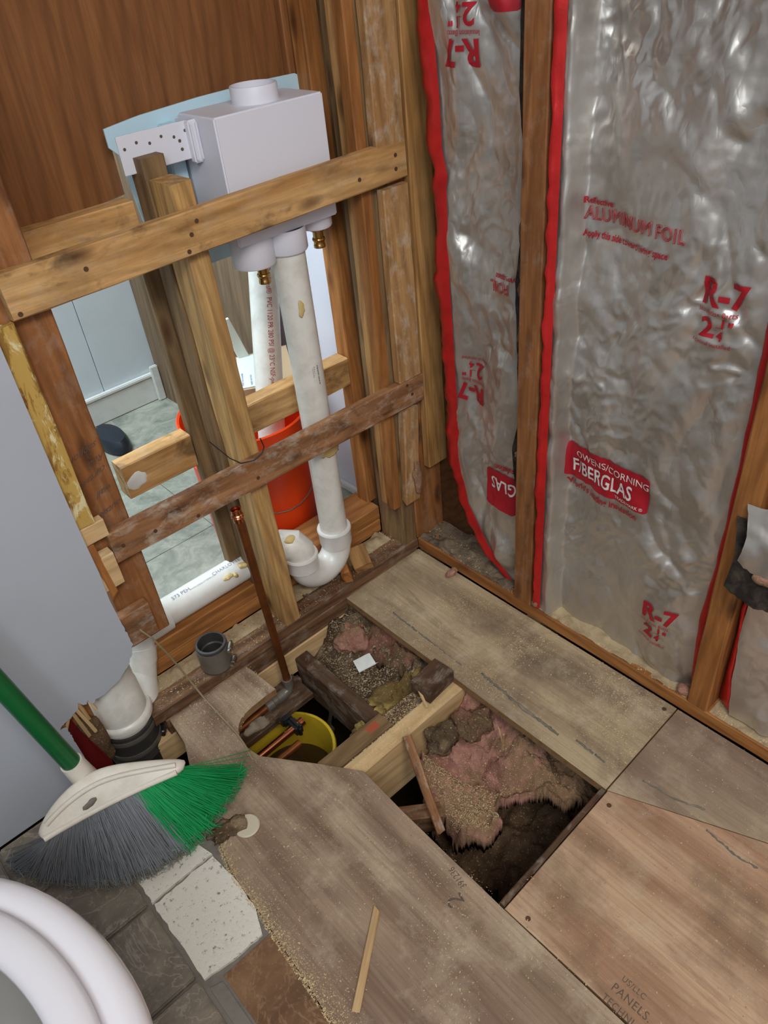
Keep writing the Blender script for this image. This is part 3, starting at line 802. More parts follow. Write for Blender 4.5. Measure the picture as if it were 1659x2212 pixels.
# hanging torn flap at the far right
fl = []
for i in range(15):
    row = []
    for j in range(17):
        u = j/16; v = i/14
        y = -.742-.085*u-.01*math.sin(v*3); z = .50-.075*v-.02*math.sin(u*3.1)*v+.03*(1-v)*u; x = -.006-.035*math.sin(v*1.6)*(1-.3*u)+.004*nz(u*5, v*5, 1, 3)
        if i == 14: z += .004*nz(u*20, 1, 1, 2)
        row.append((x, y+(.016*(1-v) if j == 0 else 0), z))
    fl.append(row)
ribbon('torn_foil_flap', fl, M_foil, bc)
fl2 = [[(p[0]+.004, p[1]+.012*(1-u_/16), p[2]-.030-.03*i/14) for u_, p in enumerate(row)] for i, row in enumerate(fl)]
ribbon('torn_tar_flap', fl2, M_tar, bc)
lump('wool_tuft', (-.030, -.786, .405), (.012, .018, .012), M_pink, bc, .4, 50, 3, 5)
lump('wool_tuft', (.012, -.352, .045), (.014, .012, .012), M_pink, bb, .4, 60, 3, 5)
lump('wool_tuft', (.012, -.690, .043), (.012, .016, .008), M_pink, bb, .4, 60, 3, 9)
lump('wool_tuft', (-.004, -.0225, .225), (.012, .006, .040), M_pink, right, .4, 50, 4, 2)
# ================================================================== LAUNDRY OUTLET BOX
lb = thing('laundry_outlet_box', (-.2, .09, .81), 'white plastic laundry outlet box mounted in the stud opening, seen from behind', 'outlet box')
box('body', -.3035, -.0985, .026, .132, .812, 1.002, M_boxw, lb, .0025)
box('rim_step', -.300, -.102, .1325, .150, .806, .995, M_boxw, lb, .002)
def ring(name, c, r0, r1, z0, z1, mat, par, n=40):
    return rings(name, (c[0], c[1], z0), (c[0], c[1], z1), [(0, r1), (z1-z0-.0015, r1), (z1-z0, r1-.001), (z1-z0, r0), (.0, r0)], mat, par, n)
ring('top_collar', (-.192, .078), .0345, .0375, 1.002, 1.026, M_boxw, lb)
rings('knockout_ring', (-.195, .0255, .880), (-.195, .024, .880), [(0, .0105), (.0006, .0105), (.0006, .0095), (0, .0095)], M_boxw, lb, 24)
# pale face flange standing in front of the far panel
def thick(name, rows, t, mat, par):
    vs = [V(p) for r_ in rows for p in r_]; m = len(rows[0]); k = len(vs); vs += [v+V((0, t, 0)) for v in vs]; fs = []
    for i in range(len(rows)-1):
        for j in range(m-1):
            a = i*m+j; fs.append((a, a+1, a+m+1, a+m)); fs.append((a+k, a+m+k, a+m+1+k, a+1+k))
    for i in range(len(rows)-1):
        for a in (i*m, i*m+m-1): fs.append((a, a+m, a+m+k, a+k))
    for a0 in (0, (len(rows)-1)*m):
        for j in range(m-1): fs.append((a0+j, a0+j+k, a0+j+1+k, a0+j+1))
    return link(name, mesh(name, vs, fs), mat, par)
rows = []
for i in range(31):
    x = -.417+.373*i/30; e = min(x+.417, -.044-x)
    zt = lerp([(-.417, 1.0), (-.358, 1.007), (-.249, 1.013), (-.118, 1.016), (-.044, 1.015)], x)-(.006*(1-e/.012)**2 if e < .012 and x > -.2 else 0)
    zb = lerp([(-.417, .974), (-.405, .972), (-.402, .90), (-.38, .76), (-.044, .76)], x)
    rows.append([(x, .152, zb), (x, .152, (zb+zt)/2), (x, .152, zt)])
thick('face_flange', rows, .003, M_flange, lb)
box('flange_step', -.332, -.306, .1325, .1515, .84, .990, M_flange, lb, .002)
mb = box('mounting_bracket', -.430, -.302, .090, .0935, .944, .997, M_boxw, lb, .0008)
for i in range(6): rings('screw_hole', (-.421+i*.0205, .0902, .979+(i % 2)*.005), (-.421+i*.0205, .0892, .979+(i % 2)*.005), [(0, .0024), (.0004, .0024), (.0004, 0)], M_greyink, mb, 10)
for x, z in ((-.405, .962), (-.330, .960), (-.331, .972)): rings('screw_hole', (x, .0902, z), (x, .0892, z), [(0, .0026), (.0004, .0026), (.0004, 0)], M_greyink, mb, 10)
rb = box('bracket_clip', -.318, -.302, .078, .092, .938, .998, M_boxw, lb, .002)
box('clip_rib', -.3165, -.3135, .0735, .0785, .942, .994, M_boxw, rb, .001)
box('clip_rib', -.3075, -.3045, .0735, .0785, .942, .994, M_boxw, rb, .001)
mb2 = box('mounting_bracket', -.415, -.302, .090, .0935, .818, .852, M_boxw, lb, .0008)
for i in range(4): rings('screw_hole', (-.40+i*.022, .0902, .835), (-.40+i*.022, .0892, .835), [(0, .0026), (.0004, .0026), (.0004, 0)], M_greyink, mb2, 10)
for nm, c, r, z0 in (('supply_hub', (-.256, .068), .0370, .764), ('drain_hub', (-.1935, .058), .0375, .772), ('supply_hub', (-.119, .066), .0290, .790)):
    rings(nm, (c[0], c[1], .8125), (c[0], c[1], z0), [(0, r), (.8125-z0-.003, r), (.8125-z0, r-.002), (.8125-z0, 0)], M_boxw, lb, 36)
for c, z in (((-.247, .062), .766), ((-.119, .064), .790)):
    rings('brass_stub', (c[0], c[1], z), (c[0], c[1], z-.05), [(0, .0135), (.006, .0135), (.007, .0095), (.018, .0095), (.019, .0110), (.0215, .0118), (.024, .0110), (.025, .0098), (.030, .0098), (.031, .0105), (.036, .0105), (.036, .0075), (.02, .007)], M_brass, lb, 28)
# ================================================================== DRAIN PIPEWORK
dp = thing('drain_pipe', (-.30, .06, .031), 'white plastic drain pipe with trap running down from the outlet box', 'pipe')
vp = tube('vertical_pipe', [(-.1935, .057, .778), (-.1945, .056, .5), (-.196, .055, .14)], .0302, M_pvcd, dp, 36)
rings('socket', (-.196, .055, .158), (-.196, .055, .11), [(0, .0305), (0, .037), (.004, .0385), (.008, .0368), (.04, .0362), (.048, .034)], M_pvc, dp, 36)
ub = [(-.196, .055, .125)]
A, B = V((-.196, .055, .115)), V((-.298, .047, .120)); cc = (A+B)/2; hr = (B-A).length/2
for i in range(17):
    an = math.pi*i/16; dr = (A-B).normalized(); ub.append(cc+dr*hr*math.cos(an)+V((0, 0, -1))*hr*math.sin(an)*1.0)
ub.append(B+V((0, 0, .01)))
tube('trap_bend', ub, .0325, M_pvc, dp, 36)
rings('socket', (-.298, .047, .112), (-.298, .047, .152), [(0, .0335), (.002, .037), (.030, .037), (.034, .0385), (.038, .037), (.038, .031)], M_pvc, dp, 36)
el = tube('elbow', [(-.298, .047, .140), (-.299, .048, .158), (-.306, .055, .172), (-.321, .068, .175), (-.342, .086, .162), (-.362, .102, .148), (-.388, .118, .139)], [.0325, .034, .035, .035, .034, .033, .032], M_pvcd, dp, 32)
lump('glue_blob', (-.316, .046, .199), (.013, .010, .007), M_glue, el, .4, 60, 3)
tube('horizontal_pipe', [(-.375, .120, .1375), (-.50, .1205, .1373), (-.625, .121, .137)], .0302, M_pvc, dp, 36)
rings('socket', (-.592, .121, .137), (-.652, .121, .137), [(0, .0305), (0, .0365), (.022, .037), (.052, .037), (.060, .035)], M_pvc, dp, 36)
tube('elbow', [(-.630, .121, .137), (-.648, .1195, .135), (-.666, .113, .124), (-.676, .104, .108), (-.684, .096, .092)], [.0355, .036, .0362, .036, .0355], M_pvc, dp, 32)
rings('socket', (-.672, .107, .113), (-.700, .079, .052), [(0, .033), (.002, .0375), (.030, .038), (.034, .0362), (.07, .034)], M_pvc, dp, 36)
tube('wye_branch', [(-.684, .095, .09), (-.70, .080, .055), (-.728, .060, -.01)], [.034, .035, .045], M_pvc, dp, 32)
wx, wy = -.7585, .0455
rings('wye_body', (wx, wy, -.10), (wx, wy, .20), [(0, .0485), (.068, .0485), (.072, .0492), (.130, .0492), (.132, .0535), (.135, .0565), (.145, .0568), (.150, .0545), (.153, .0495), (.215, .0482), (.217, .0468), (.276, .0468), (.279, .0462), (.279, .0405), (.10, .040)], M_pvcd, dp, 48)
rings('rim_glue', (wx, wy, .171), (wx, wy, .19), [(0, .0472), (.0085, .0473), (.010, .0462), (.010, .0400), (-.01, .0400)], M_gluegrey, dp, 40)
rc = rings('rubber_coupling', (wx, wy, -.118), (wx, wy, .02), [(0, .0475), (0, .0525), (.055, .0525), (.057, .0535), (.060, .0525), (.132, .0535), (.137, .0545), (.141, .0535), (.141, .049)], M_rubber, dp, 48)
rings('cast_iron_stub', (wx, wy, -.5), (wx, wy, -.12), [(0, .049), (.38, .049)], M_rubber, dp, 40)
def clamp(c, r, z, w_, par, ang, mat=M_steeld):
    o = rings('hose_clamp', (c[0], c[1], z-w_/2), (c[0], c[1], z+w_/2), [(0, r), (0, r+.0012), (.001, r+.0014), (w_-.001, r+.0014), (w_, r+.0012), (w_, r)], mat, par, 48)
    a = R(ang); nrm = V((math.cos(a), math.sin(a), 0)); tg = V((-math.sin(a), math.cos(a), 0)); p = V((c[0], c[1], z))+nrm*(r+.006)
    bm = bmesh.new()
    vs, fs = sweep([p-tg*.011, p-tg*.010, p+tg*.006, p+tg*.007], [.0048, .0062, .0062, .0045], 10)
    vs, fs = sweep([p+tg*.0075, p+tg*.0125], .0035, 8, True, vs, fs)
    vs, fs = sweep([p-tg*.017, p-tg*.011], .0042, 6, True, vs, fs)
    bm.free()
    link('clamp_screw', mesh('clamp_screw', vs, fs), M_steel, par)
    n = 26; bm = bmesh.new()
    for i in range(n):
        aa = a+R(25)+i*R(3.0); q = V((c[0]+math.cos(aa)*(r+.0017), c[1]+math.sin(aa)*(r+.0017), z)); t_ = V((-math.sin(aa), math.cos(aa), 0))
        for s in (0,):
            v4 = [bm.verts.new(q+t_*(.0004*u)+V((0, 0, w_*.30*k))) for u, k in ((-1, -1), (1, -1), (1, 1), (-1, 1))]; bm.faces.new(v4)
    me = D.meshes.new('slots'); bm.to_mesh(me); bm.free(); tag(link('clamp_slots', me, M_blkwire, par), kind='stuff')
clamp((wx, wy), .0535, .008, .011, dp, -18)
clamp((wx, wy), .0530, -.034, .011, dp, -28)
# lettering and marks on the pipes
def cyl(a, d, up, r, a0=0):
    """text along axis d starting at a; up = outward direction at baseline; wraps around"""
    a, d, up = V(a), V(d).normalized(), V(up); up = (up-d*up.dot(d)).normalized(); sd = up.cross(d)
    def f(x, y, z):
        th = y/r+a0; return a+d*x+(up*math.cos(th)+sd*math.sin(th))*(r+.0004+z)
    return f
dirh = V((1, -.004, .002))
put_text('pipe_lettering', 'CHARLOTTE PIPE', cyl((-.475, .1205, .1373), dirh, (0, -.35, 1), .0302), M_blueink, dp, size=.0115, maxe=.006, spacing=1.05)
put_text('pipe_lettering', '573 PEH', cyl((-.572, .1205, .1373), dirh, (0, -.35, 1), .0302), M_blueink, dp, size=.012, maxe=.006)
put_text('pipe_lettering', 'WWW.CHARLOTTEPIPE.COM', cyl((-.532, .1205, .1373), dirh, (0, -.42, 1), .0302), M_blueink, dp, size=.0048, maxe=.006)
for c, r_ in (((-.452, .094, .156), (.012, .006, .005)), ((-.41, .1, .160), (.010, .008, .005)), ((-.435, .093, .152), (.006, .007, .006))):
    lump('glue_blob', c, r_, M_glue, dp, .6, 90, 3)
lump('glue_blob', (-.205, .027, .676), (.007, .0022, .014), M_glue, dp, .6, 90, 3)
lump('glue_blob', (-.193, .0262, .365), (.022, .0015, .012), M_glue, dp, .6, 90, 3)
bmx = bmesh.new(); rnd = random.Random(3); y = 0
fb = cyl((-.1935+.0, .0565, .560), (0, 0, -1), (-.05, -1, 0), .0303)
while y < .040:
    wd = rnd.choice((.0006, .0006, .0012, .0018))
    for q in (0,):
        v4 = [bmx.verts.new(fb(xx, yy, 0)) for xx, yy in ((y, -.0045), (y+wd, -.0045), (y+wd, .0045), (y, .0045))]; bmx.faces.new(v4)
    y += wd+rnd.choice((.0007, .0013))
me = D.meshes.new('barcode'); bmx.to_mesh(me); bmx.free(); link('barcode', me, M_blackink, dp)
put_text('barcode_lettering', 'Charlotte Pipe', cyl((-.1935, .0565, .558), (0, 0, -1), (-.05, -1, 0), .0303, -.26), M_blackink, dp, size=.0035, maxe=.006)
# black wire looped round the stud
tag(tube('tie_wire', [(-.432, .05, .50), (-.420, .01, .475), (-.412, -.012, .470), (-.392, -.0235, .471), (-.372, -.0235, .477), (-.366, -.023, .486), (-.369, -.0215, .505)], .0011, M_blkwire, None, 6), 'thin black wire hooked round the middle stud above the lower rail', 'wire')
# ================================================================== LOOSE COUPLING ON THE SILL
c0 = (-.557, .022)
lc = thing('rubber_coupling', (c0[0], c0[1], .031), 'small loose black rubber coupling standing on the sill plate', 'coupling')
rings('sleeve', (c0[0], c0[1], .031), (c0[0], c0[1], .1), [(0, .0255), (0, .0310), (.030, .0308), (.060, .0312), (.062, .0318), (.064, .0310), (.0645, .0265), (.055, .0262), (.040, .0262), (.038, .0235), (.034, .0235), (.032, .0262), (.004, .0262)], M_rubber, lc, 44)
clamp(c0, .0312, .082, .011, lc, -42); clamp(c0, .0312, .044, .011, lc, -46)
rings('shield', (c0[0], c0[1], .036), (c0[0], c0[1], .09), [(0, .0315), (0, .0326), (.050, .0326), (.050, .0315)], M_steeld, lc, 44)
# ================================================================== COPPER RISER
cu = thing('copper_riser', (-.441, -.034, -.10), 'tarnished copper riser pipe standing in front of the middle stud', 'pipe')
tube('riser', [(-.4545, -.034, .395), (-.449, -.034, .2), (-.4405, -.034, -.088)], .0082, M_coppero, cu, 18)
rings('end_coupling', (-.4548, -.034, .376), (-.4553, -.034, .404), [(0, .0085), (0, .0098), (.009, .0100), (.011, .0116), (.0135, .0100), (.016, .0116), (.018, .0100), (.027, .0100), (.027, .0085)], M_copper, cu, 22)
tube('elbow', [(-.4408, -.034, -.075), (-.4403, -.034, -.092), (-.446, -.035, -.104), (-.462, -.036, -.106)], .0112, M_steeld, cu, 18)
rings('socket', (-.4412, -.034, -.07), (-.4408, -.034, -.085), [(0, .0085), (0, .012), (.012, .012), (.014, .0115)], M_steeld, cu, 18)
tube('branch', [(-.458, -.036, -.106), (-.64, -.045, -.108)], .0085, M_coppero, cu, 16)
rings('socket', (-.458, -.0365, -.106), (-.51, -.038, -.1063), [(0, .012), (.018, .012), (.020, .0105), (.03, .0105), (.032, .012), (.048, .012), (.05, .009)], M_steeld, cu, 18)
tag(lump('pipe_wrap', (-.545, -.058, -.112), (.032, .013, .013), M_drystrip, None, .35, 40, 4, 4), 'grey lump of pipe wrap hanging at the curved edge of the hole', 'pipe wrap')
tag(rings('capped_stub', (-.383, -.025, -.110), (-.377, -.020, -.088), [(0, .012), (.022, .0125), (.022, .010), (.021, 0)], M_steeld, None, 16), 'capped grey pipe stub at the foot of the rear joist', 'pipe')
# ================================================================== YELLOW PAIL UNDER THE FLOOR
yc = (-.524, -.132)
yp = thing('yellow_pail', (yc[0], yc[1], -.36), 'yellow plastic pail standing under the curved floor hole', 'bucket')
rings('body', (yc[0], yc[1], -.36), (yc[0], yc[1], -.15), [(0, 0), (0, .082), (.195, .093), (.196, .099), (.210, .100), (.213, .098), (.213, .0925), (.197, .0905), (.01, .080), (.01, 0)], M_yellow, yp, 48)
rings('pail_shade_disc', (yc[0], yc[1], -.36), (yc[0], yc[1], -.2), [(.115, 0), (.115, .0885)], plain('pail_shade_brown', srgb(58, 42, 20), .15), yp, 40)  # dark glossy disc added to imitate the shade inside the pail
cp = thing('copper_stub_pipe', (-.55, -.127, -.10), 'shiny copper pipe end held in a black clamp over the yellow pail', 'pipe')
tube('pipe', [(-.66, -.128, -.112), (-.476, -.128, -.100)], .0086, M_copper, cp, 18)
rings('end_ring', (-.494, -.128, -.1012), (-.474, -.128, -.0999), [(0, .0088), (.001, .0102), (.004, .0102), (.005, .0094), (.008, .0094), (.009, .0102), (.012, .0102), (.013, .0098), (.020, .0098), (.020, .0086), (.0, .0086)], M_copper, cp, 20)
bkc = box('clamp', -.502, -.485, -.147, -.106, -.118, -.086, M_black, cp, .006)
box('clamp_arm', -.512, -.486, -.112, -.094, -.108, -.088, M_black, cp, .004)
rings('clamp_bolt', (-.512, -.103, -.094), (-.515, -.101, -.078), [(0, .0035), (.006, .0035), (.006, .006), (.012, .006), (.012, 0)], M_steel, cp, 8)
tube('second_pipe', [(-.66, -.152, -.128), (-.505, -.152, -.122)], .0086, M_coppero, cp, 16)
tag(bx('joist_ledger', -.64, -.40, -.020, -.002, -.19, -.118, 'x', W_dark), 'dark dusty ledger board beneath the copper elbow', 'board')
# ================================================================== WIRES
tag(tube('beige_cable', [(-.690, .005, .300), (-.684, -.022, .262), (-.672, -.028, .236), (-.655, -.024, .175), (-.642, -.015, .120), (-.634, -.025, .080), (-.628, -.045, .045), (-.620, -.090, .012), (-.618, -.132, .0032), (-.622, -.165, .0025), (-.629, -.198, .001), (-.622, -.212, -.012), (-.60, -.222, -.04)], .0019, M_wire, None, 8), 'thin beige cable hanging from the cut nailer block into the floor hole', 'cable')
tag(tube('black_cable', [(-.722, .01, .42), (-.716, .012, .34), (-.712, .008, .29)], .003, M_rubber, None, 8), 'black cable end behind the grey wallboard edge', 'cable')
# ================================================================== FAR ROOM THINGS
ob = thing('orange_bucket', (-.213, .317, 0), 'orange plastic bucket standing in the next room behind the wall', 'bucket')
rings('body', (-.213, .317, 0), (-.213, .317, .37), [(0, 0), (0, .128), (.004, .130), (.275, .1405), (.276, .1445), (.281, .1445), (.282, .141), (.300, .1415), (.301, .1455), (.306, .1455), (.307, .142), (.326, .1428), (.327, .1475), (.362, .149), (.368, .150), (.371, .147), (.368, .1425), (.30, .139), (.01, .126), (.01, 0)], M_orange, ob, 64)
tube('bail_handle', [(-.213-.148*math.cos(R(a))*.98+0*a, .317-.150*math.sin(R(a))*.62-.05*math.sin(R(a)), .315-.155*math.sin(R(a))) for a in range(0, 181, 12)], .0018, M_steel, ob, 8)
tag(tube('scrap_pipe', [(-.262, .215, .03), (-.1765, .25, .401), (-.095, .285, .76)], .0302, M_pvcd, None, 36), 'white pipe offcut leaning in the orange bucket, printed in red', 'pipe')
spo = D.objects['scrap_pipe']; pa = V((-.1765, .25, .401)); pdn = (V((-.262, .215, .03))-pa).normalized()
put_text('pipe_lettering', 'ASTM D 2665  nsf\u00ae  PVC 1120 PR 280 PSI @ 23\u00b0C NSF-pw-G', cyl(pa-pdn*.325, pdn, (CP-pa), .0302, .12), M_redink, spo, size=.0155, maxe=.006, width=.74)
cb = thing('cardboard_box', (-.10, .38, .372), 'flat cardboard box with white printed lid resting on the orange bucket rim', 'box')
LP = [(-.200, .345), (-.108, .50), (.015, .45), (-.085, .275)]
slab('carton', LP, .3725, .398, M_card, cb)
slab('printed_lid', [(-.193, .348), (-.107, .488), (-.060, .468), (-.135, .315)], .3985, .4005, M_paperw, cb)
tx = V((.55, .90, 0)).normalized()
put_text('lid_lettering', 'outlet box assembly', plane_map((-.178, .35, .4006), tx, (-tx.y, tx.x, 0), .0004), M_blueink, cb, size=.008)
put_text('lid_lettering', 'supply and drain', plane_map((-.162, .338, .4006), tx, (-tx.y, tx.x, 0), .0004), M_blueink, cb, size=.008)
tag(board('white_strip_board', (-.068, .46, .29), (-.112, .50, .496), .026, .014, (1, -.3, 0), M_offw), 'off-white strip of board standing up against the brown panel', 'board')
so = rings('shoe', (-.275, 1.06, 0), (-.275, 1.06, .05), [(0, 0), (0, .04), (.01, .045), (.03, .043), (.045, .036), (.05, .02), (.05, 0)], M_shoe, None, 28)
for v in so.data.vertices: v.co.x = -.275+(v.co.x+.275)*.95; v.co.y = 1.06+(v.co.y-1.06)*2.0
so.location.x -= .01
tag(so, 'dark blue rubber shoe toe showing behind the reddish stud', 'shoe')
tag(lump('white_crumb', (-.18, .86, .012), (.010, .010, .010), M_base, None, .3, 60, 2), 'white plaster crumb on the vinyl behind the orange bucket', 'crumb')
# ================================================================== BROOM
bf = thing('broom', (-.86, -.2, .002), 'green handled angle broom with grey and green bristles leaning by the grey wallboard', 'broom')
H0, Hm, H1 = V((-.978, -.157, .125)), V((-.868, -.180, .132)), V((-.748, -.228, .148))
def bez(a, b, c, t): return a*(1-t)**2+b*2*t*(1-t)+c*t*t
def headp(t): return bez(H0, Hm*2-(H0+H1)/2, H1, t)
def tipp(t): return bez(V((-1.040, -.075, .006)), V((-.905, -.362, .004)), V((-.655, -.215, .010)), t)
U = (H1-H0).normalized(); Bd = (tipp(.5)-headp(.5)).normalized(); Nn = U.cross(Bd).normalized()
if Nn.dot(CP-Hm) < 0: Nn = -Nn
def hh(t): return .006+.040*math.sin(math.pi*min(1, max(0, t*1.02)))**.9*(1-.30*sst(.45, 1, t))-.004*0
vs = []; fs = []; n = 20; m = 40
for i in range(m+1):
    t = i/m; c = headp(t); e = math.sqrt(max(0, 1-(2*t-1)**10)); up = hh(t)*e+.004; lo = .014*e+.001; wd = .017*e+.0015
    for k in range(n):
        a = 2*math.pi*k/n; s, co = math.sin(a), math.cos(a)
        hgt = up*s if s > 0 else lo*s
        # moulded groove along the front
        gr = 1-.22*math.exp(-((hgt-.35*up)/(.12*up+.002))**2) if co > .2 and .05 < t < .93 else 1
        vs.append(c-Bd*hgt+Nn*wd*co*gr*(1-.35*max(0, s)))
for i in range(m):
    for k in range(n):
        a = i*n+k; b = i*n+(k+1) % n; fs.append((a, b, b+n, a+n))
fs.append(tuple(range(n-1, -1, -1))); fs.append(tuple(m*n+k for k in range(n)))
hd = link('head', mesh('head', vs, fs, True), M_brhead, bf)
S0 = V((-.884, -.132, .172)); hdn = V((-.0320, .0175, .2300)).normalized()
tube('front_ridge', [headp(t)-Bd*(hh(t)*.72)+Nn*(.0135) for t in [i/24*.86+.09 for i in range(25)]], .0042, M_brhead, bf, 10)
tube('front_ridge', [headp(t)+Bd*(.004)+Nn*(.0165) for t in [i/24*.90+.04 for i in range(25)]], .0050, M_brhead, bf, 10)
rings('socket', S0-hdn*.038, S0+hdn*.05, [(0, .010), (.006, .021), (.03, .0195), (.060, .0182), (.062, .0178), (.062, .0145)], M_brhead, bf, 30)
lump('dust_clump', tuple(headp(.40)+Nn*.0175-Bd*.010), (.012, .004, .006), M_grout, bf, .6, 90, 3)
tube('handle', [S0+hdn*.008, S0+hdn*1.09], .0152, M_green, bf, 24)
def bristles(name, t0, t1, cnt, mat, seed, curl=0):
    rnd = random.Random(seed); vs = []; fs = []
    for i in range(cnt):
        t = t0+(t1-t0)*rnd.random(); s = rnd.uniform(-1, 1)
        a = headp(.03+.945*t)+Bd*.010+Nn*.012*s
        tt = t+rnd.gauss(0, .018); b = tipp(min(1.05, max(-.03, tt)))+Nn*(.020*s+rnd.gauss(0, .006))
        if b.z < .004: b.z = .004+rnd.random()*.004
        L = (b-a)*rnd.uniform(.86, 1.04)
        b = a+L; b.z = max(b.z, .003)
        bow = Nn*rnd.uniform(-.004, .010)+U*rnd.uniform(-.006, .006)
        mid = a+(b-a)*.55+bow
        r0 = .00075
        pts = [a, a+(mid-a)*.5+bow*.25, mid, b]
        if rnd.random() < curl: pts.append(b+V((rnd.uniform(-.016, .016), rnd.uniform(-.016, .016), rnd.uniform(.0, .014))))
        sweep(pts, r0, 3, False, vs, fs)
    return tag(link(name, mesh(name, vs, fs), mat, bf), kind='stuff')
bristles('grey_bristles', .0, .70, 2500, M_bgrey, 1, .12)
bristles('green_bristles', .66, 1.0, 1100, M_bgreen, 2, .3)
rnd = random.Random(8); vs = []; fs = []
for i in range(2600):
    t = rnd.uniform(0, .98); p = tipp(t)+Nn*rnd.uniform(-.024, .026)+(headp(t)-tipp(t))*rnd.uniform(-.02, .07)
    p.z = max(.003, p.z); q = p+V((rnd.uniform(-.008, .008), rnd.uniform(-.008, .008), rnd.uniform(-.003, .008))); q.z = max(.002, q.z)
    sweep([p, (p+q)/2+V((rnd.uniform(-.002, .002), 0, .002)), q], .0004, 3, False, vs, fs)
tag(link('dust_fringe', mesh('dust_fringe', vs, fs), M_bdust, bf), kind='stuff')
# ================================================================== TOILET
tl = thing('toilet', (-1.155, -.60, 0), 'white porcelain toilet bowl with open seat at the lower left corner', 'toilet')
def egg(cx, cy, ax, ayf, ayb, z, n=72):
    out = []
    for k in range(n):
        a = 2*math.pi*k/n; s = math.sin(a); out.append(V((cx+ax*math.cos(a), cy+(ayf if s > 0 else ayb)*s, z)))
    return out
def loft(name, rs, mat, par, closed=False):
    n = len(rs[0]); vs = [p for r_ in rs for p in r_]; fs = []
    for i in range(len(rs)-1+(1 if closed else 0)):
        j = (i+1) % len(rs)
        for k in range(n): fs.append((i*n+k, i*n+(k+1) % n, j*n+(k+1) % n, j*n+k))
    me = mesh(name, vs, fs, True); return link(name, me, mat, par)
tcx, tcy = -1.158, -.585
spec = [(0, .125, .16, .17), (.02, .12, .155, .17), (.10, .095, .13, .17), (.18, .10, .15, .18), (.26, .145, .22, .20), (.32, .178, .262, .22), (.340, .190, .276, .23), (.352, .196, .282, .235), (.364, .198, .284, .237), (.374, .195, .281, .235), (.381, .188, .274, .228), (.384, .178, .264, .22), (.383, .166, .252, .21), (.379, .160, .246, .205)]
rs = [egg(tcx, tcy, a, f, b, z) for z, a, f, b in spec]
loft('bowl', rs+[egg(tcx, tcy, .135, .215, .18, .376)], M_porc, tl)
inn = [(.376, .136, .216, .181), (.350, .130, .205, .17), (.28, .11, .17, .14), (.20, .06, .09, .08), (.17, .0, .0, .0)]
loft('bowl_inside', [egg(tcx, tcy, a, f, b, z) for z, a, f, b in inn], M_bowlin, tl)
st = [(.3765, .150, .232, .195), (.380, .156, .240, .20), (.390, .158, .243, .202), (.396, .152, .237, .2), (.398, .140, .226, .19), (.3975, .122, .206, .175), (.392, .115, .198, .168), (.384, .113, .196, .166), (.3765, .116, .200, .17)]
loft('seat', [egg(tcx, tcy, a, f, b, z) for z, a, f, b in st], M_seatw, tl, True)
# ================================================================== STUFF IN THE HOLES
def zA(x, y):   # debris under the plank, left part of the hole
    return -.105+.035*sst(-.34, -.24, x)+.045*sst(-.12, -.02, y)*sst(-.36, -.27, x)-.06*sst(-.335, -.375, x)*0+.022*nz(x*30, y*30, 1, 4)+.008*nz(x*90, y*90, 2, 3)
sh = sheet('debris_fill', -.365, -.16, -.278, -.004, .0035, zA, lambda x, y: True, .02, M_debris); tag(sh, kind='stuff')
def zB(x, y): return -.078+.030*sst(-.30, -.24, x)+.022*nz(x*34, y*26, 6, 5)+.010*nz(x*80, y*80, 7, 3)
tag(sheet('pink_glass_wool', -.315, -.165, -.225, -.012, .0035, zB, lambda x, y: y > -.19-.25*(x+.2)+.03*nz(x*30, y*30, 3, 3)-.03 and x > -.30+.25*max(0, -y-.05)+.02*nz(x*40, y*40, 9, 2), .03, M_pinkd), kind='stuff')
tag(lump('pink_wool_wad', (-.262, -.055, -.062), (.045, .050, .030), M_pink, None, .5, 28, 5, 2), 'wad of dirty pink glass wool under the plank corner by the sill', 'insulation')
tag(lump('yellow_wool_wad', (-.372, -.235, -.115), (.050, .036, .030), M_yelw, None, .6, 30, 5, 6), 'small yellow glass wool wad beside the yellow pail', 'insulation')
tag(lump('yellow_wool_wad', (-.300, -.242, -.082), (.070, .030, .028), M_yelw, None, .6, 30, 5, 1), 'long yellow glass wool wad along the dark joist', 'insulation')
def zT(x, y): return -.115-.10*sst(-.36, -.42, x)+.03*nz(x*22, y*22, 12, 4)
tag(sheet('tar_paper', -.43, -.345, -.235, -.10, .004, zT, lambda x, y: nz(x*26, y*26, 5, 3) > -.25, .002, M_tar), 'crumpled black tar paper torn beside the dark joist', 'tar paper')
tag(board('wall_chip', (-.322, -.130, -.058), (-.286, -.142, -.052), .032, .003, (0, 1, .1), M_base, None, rag=.01), 'white plaster chip lying on the debris under the plank', 'chip')
# big insulation flap in the large hole
def zC(x, y):
    z = -.120+.070*sst(-.26, -.19, x)*sst(-.60, -.45, y)+.050*sst(-.43, -.36, y)-.010
    z += .040*math.exp(-((x+.27-.3*(y+.55))/.055)**2)*sst(-.43, -.50, y)
    z += -.045*math.exp(-((x+.31+.35*(y+.45))/.022)**2)*sst(-.60, -.52, y)
    z += .020*math.exp(-((x+.375)/.03)**2)
    z -= .06*sst(-.40, -.43, x)
    return z+.032*nz(x*11, y*11, 4, 5)+.010*nz(x*55, y*45, 2, 4)+.003*nz(x*200, y*200, 1, 2)
def mC(x, y):
    lim = lerp([(-.43, -.50), (-.40, -.560), (-.36, -.572), (-.34, -.535), (-.28, -.560), (-.245, -.620), (-.215, -.640), (-.17, -.655), (-.12, -.66)], x)+.012*nz(x*50, y*50, 8, 3)
    left = lerp([(-.62, -.40), (-.52, -.425), (-.47, -.405), (-.42, -.41), (-.36, -.35)], y)+.010*nz(x*40, y*60, 3, 3)
    return y > lim and x > left
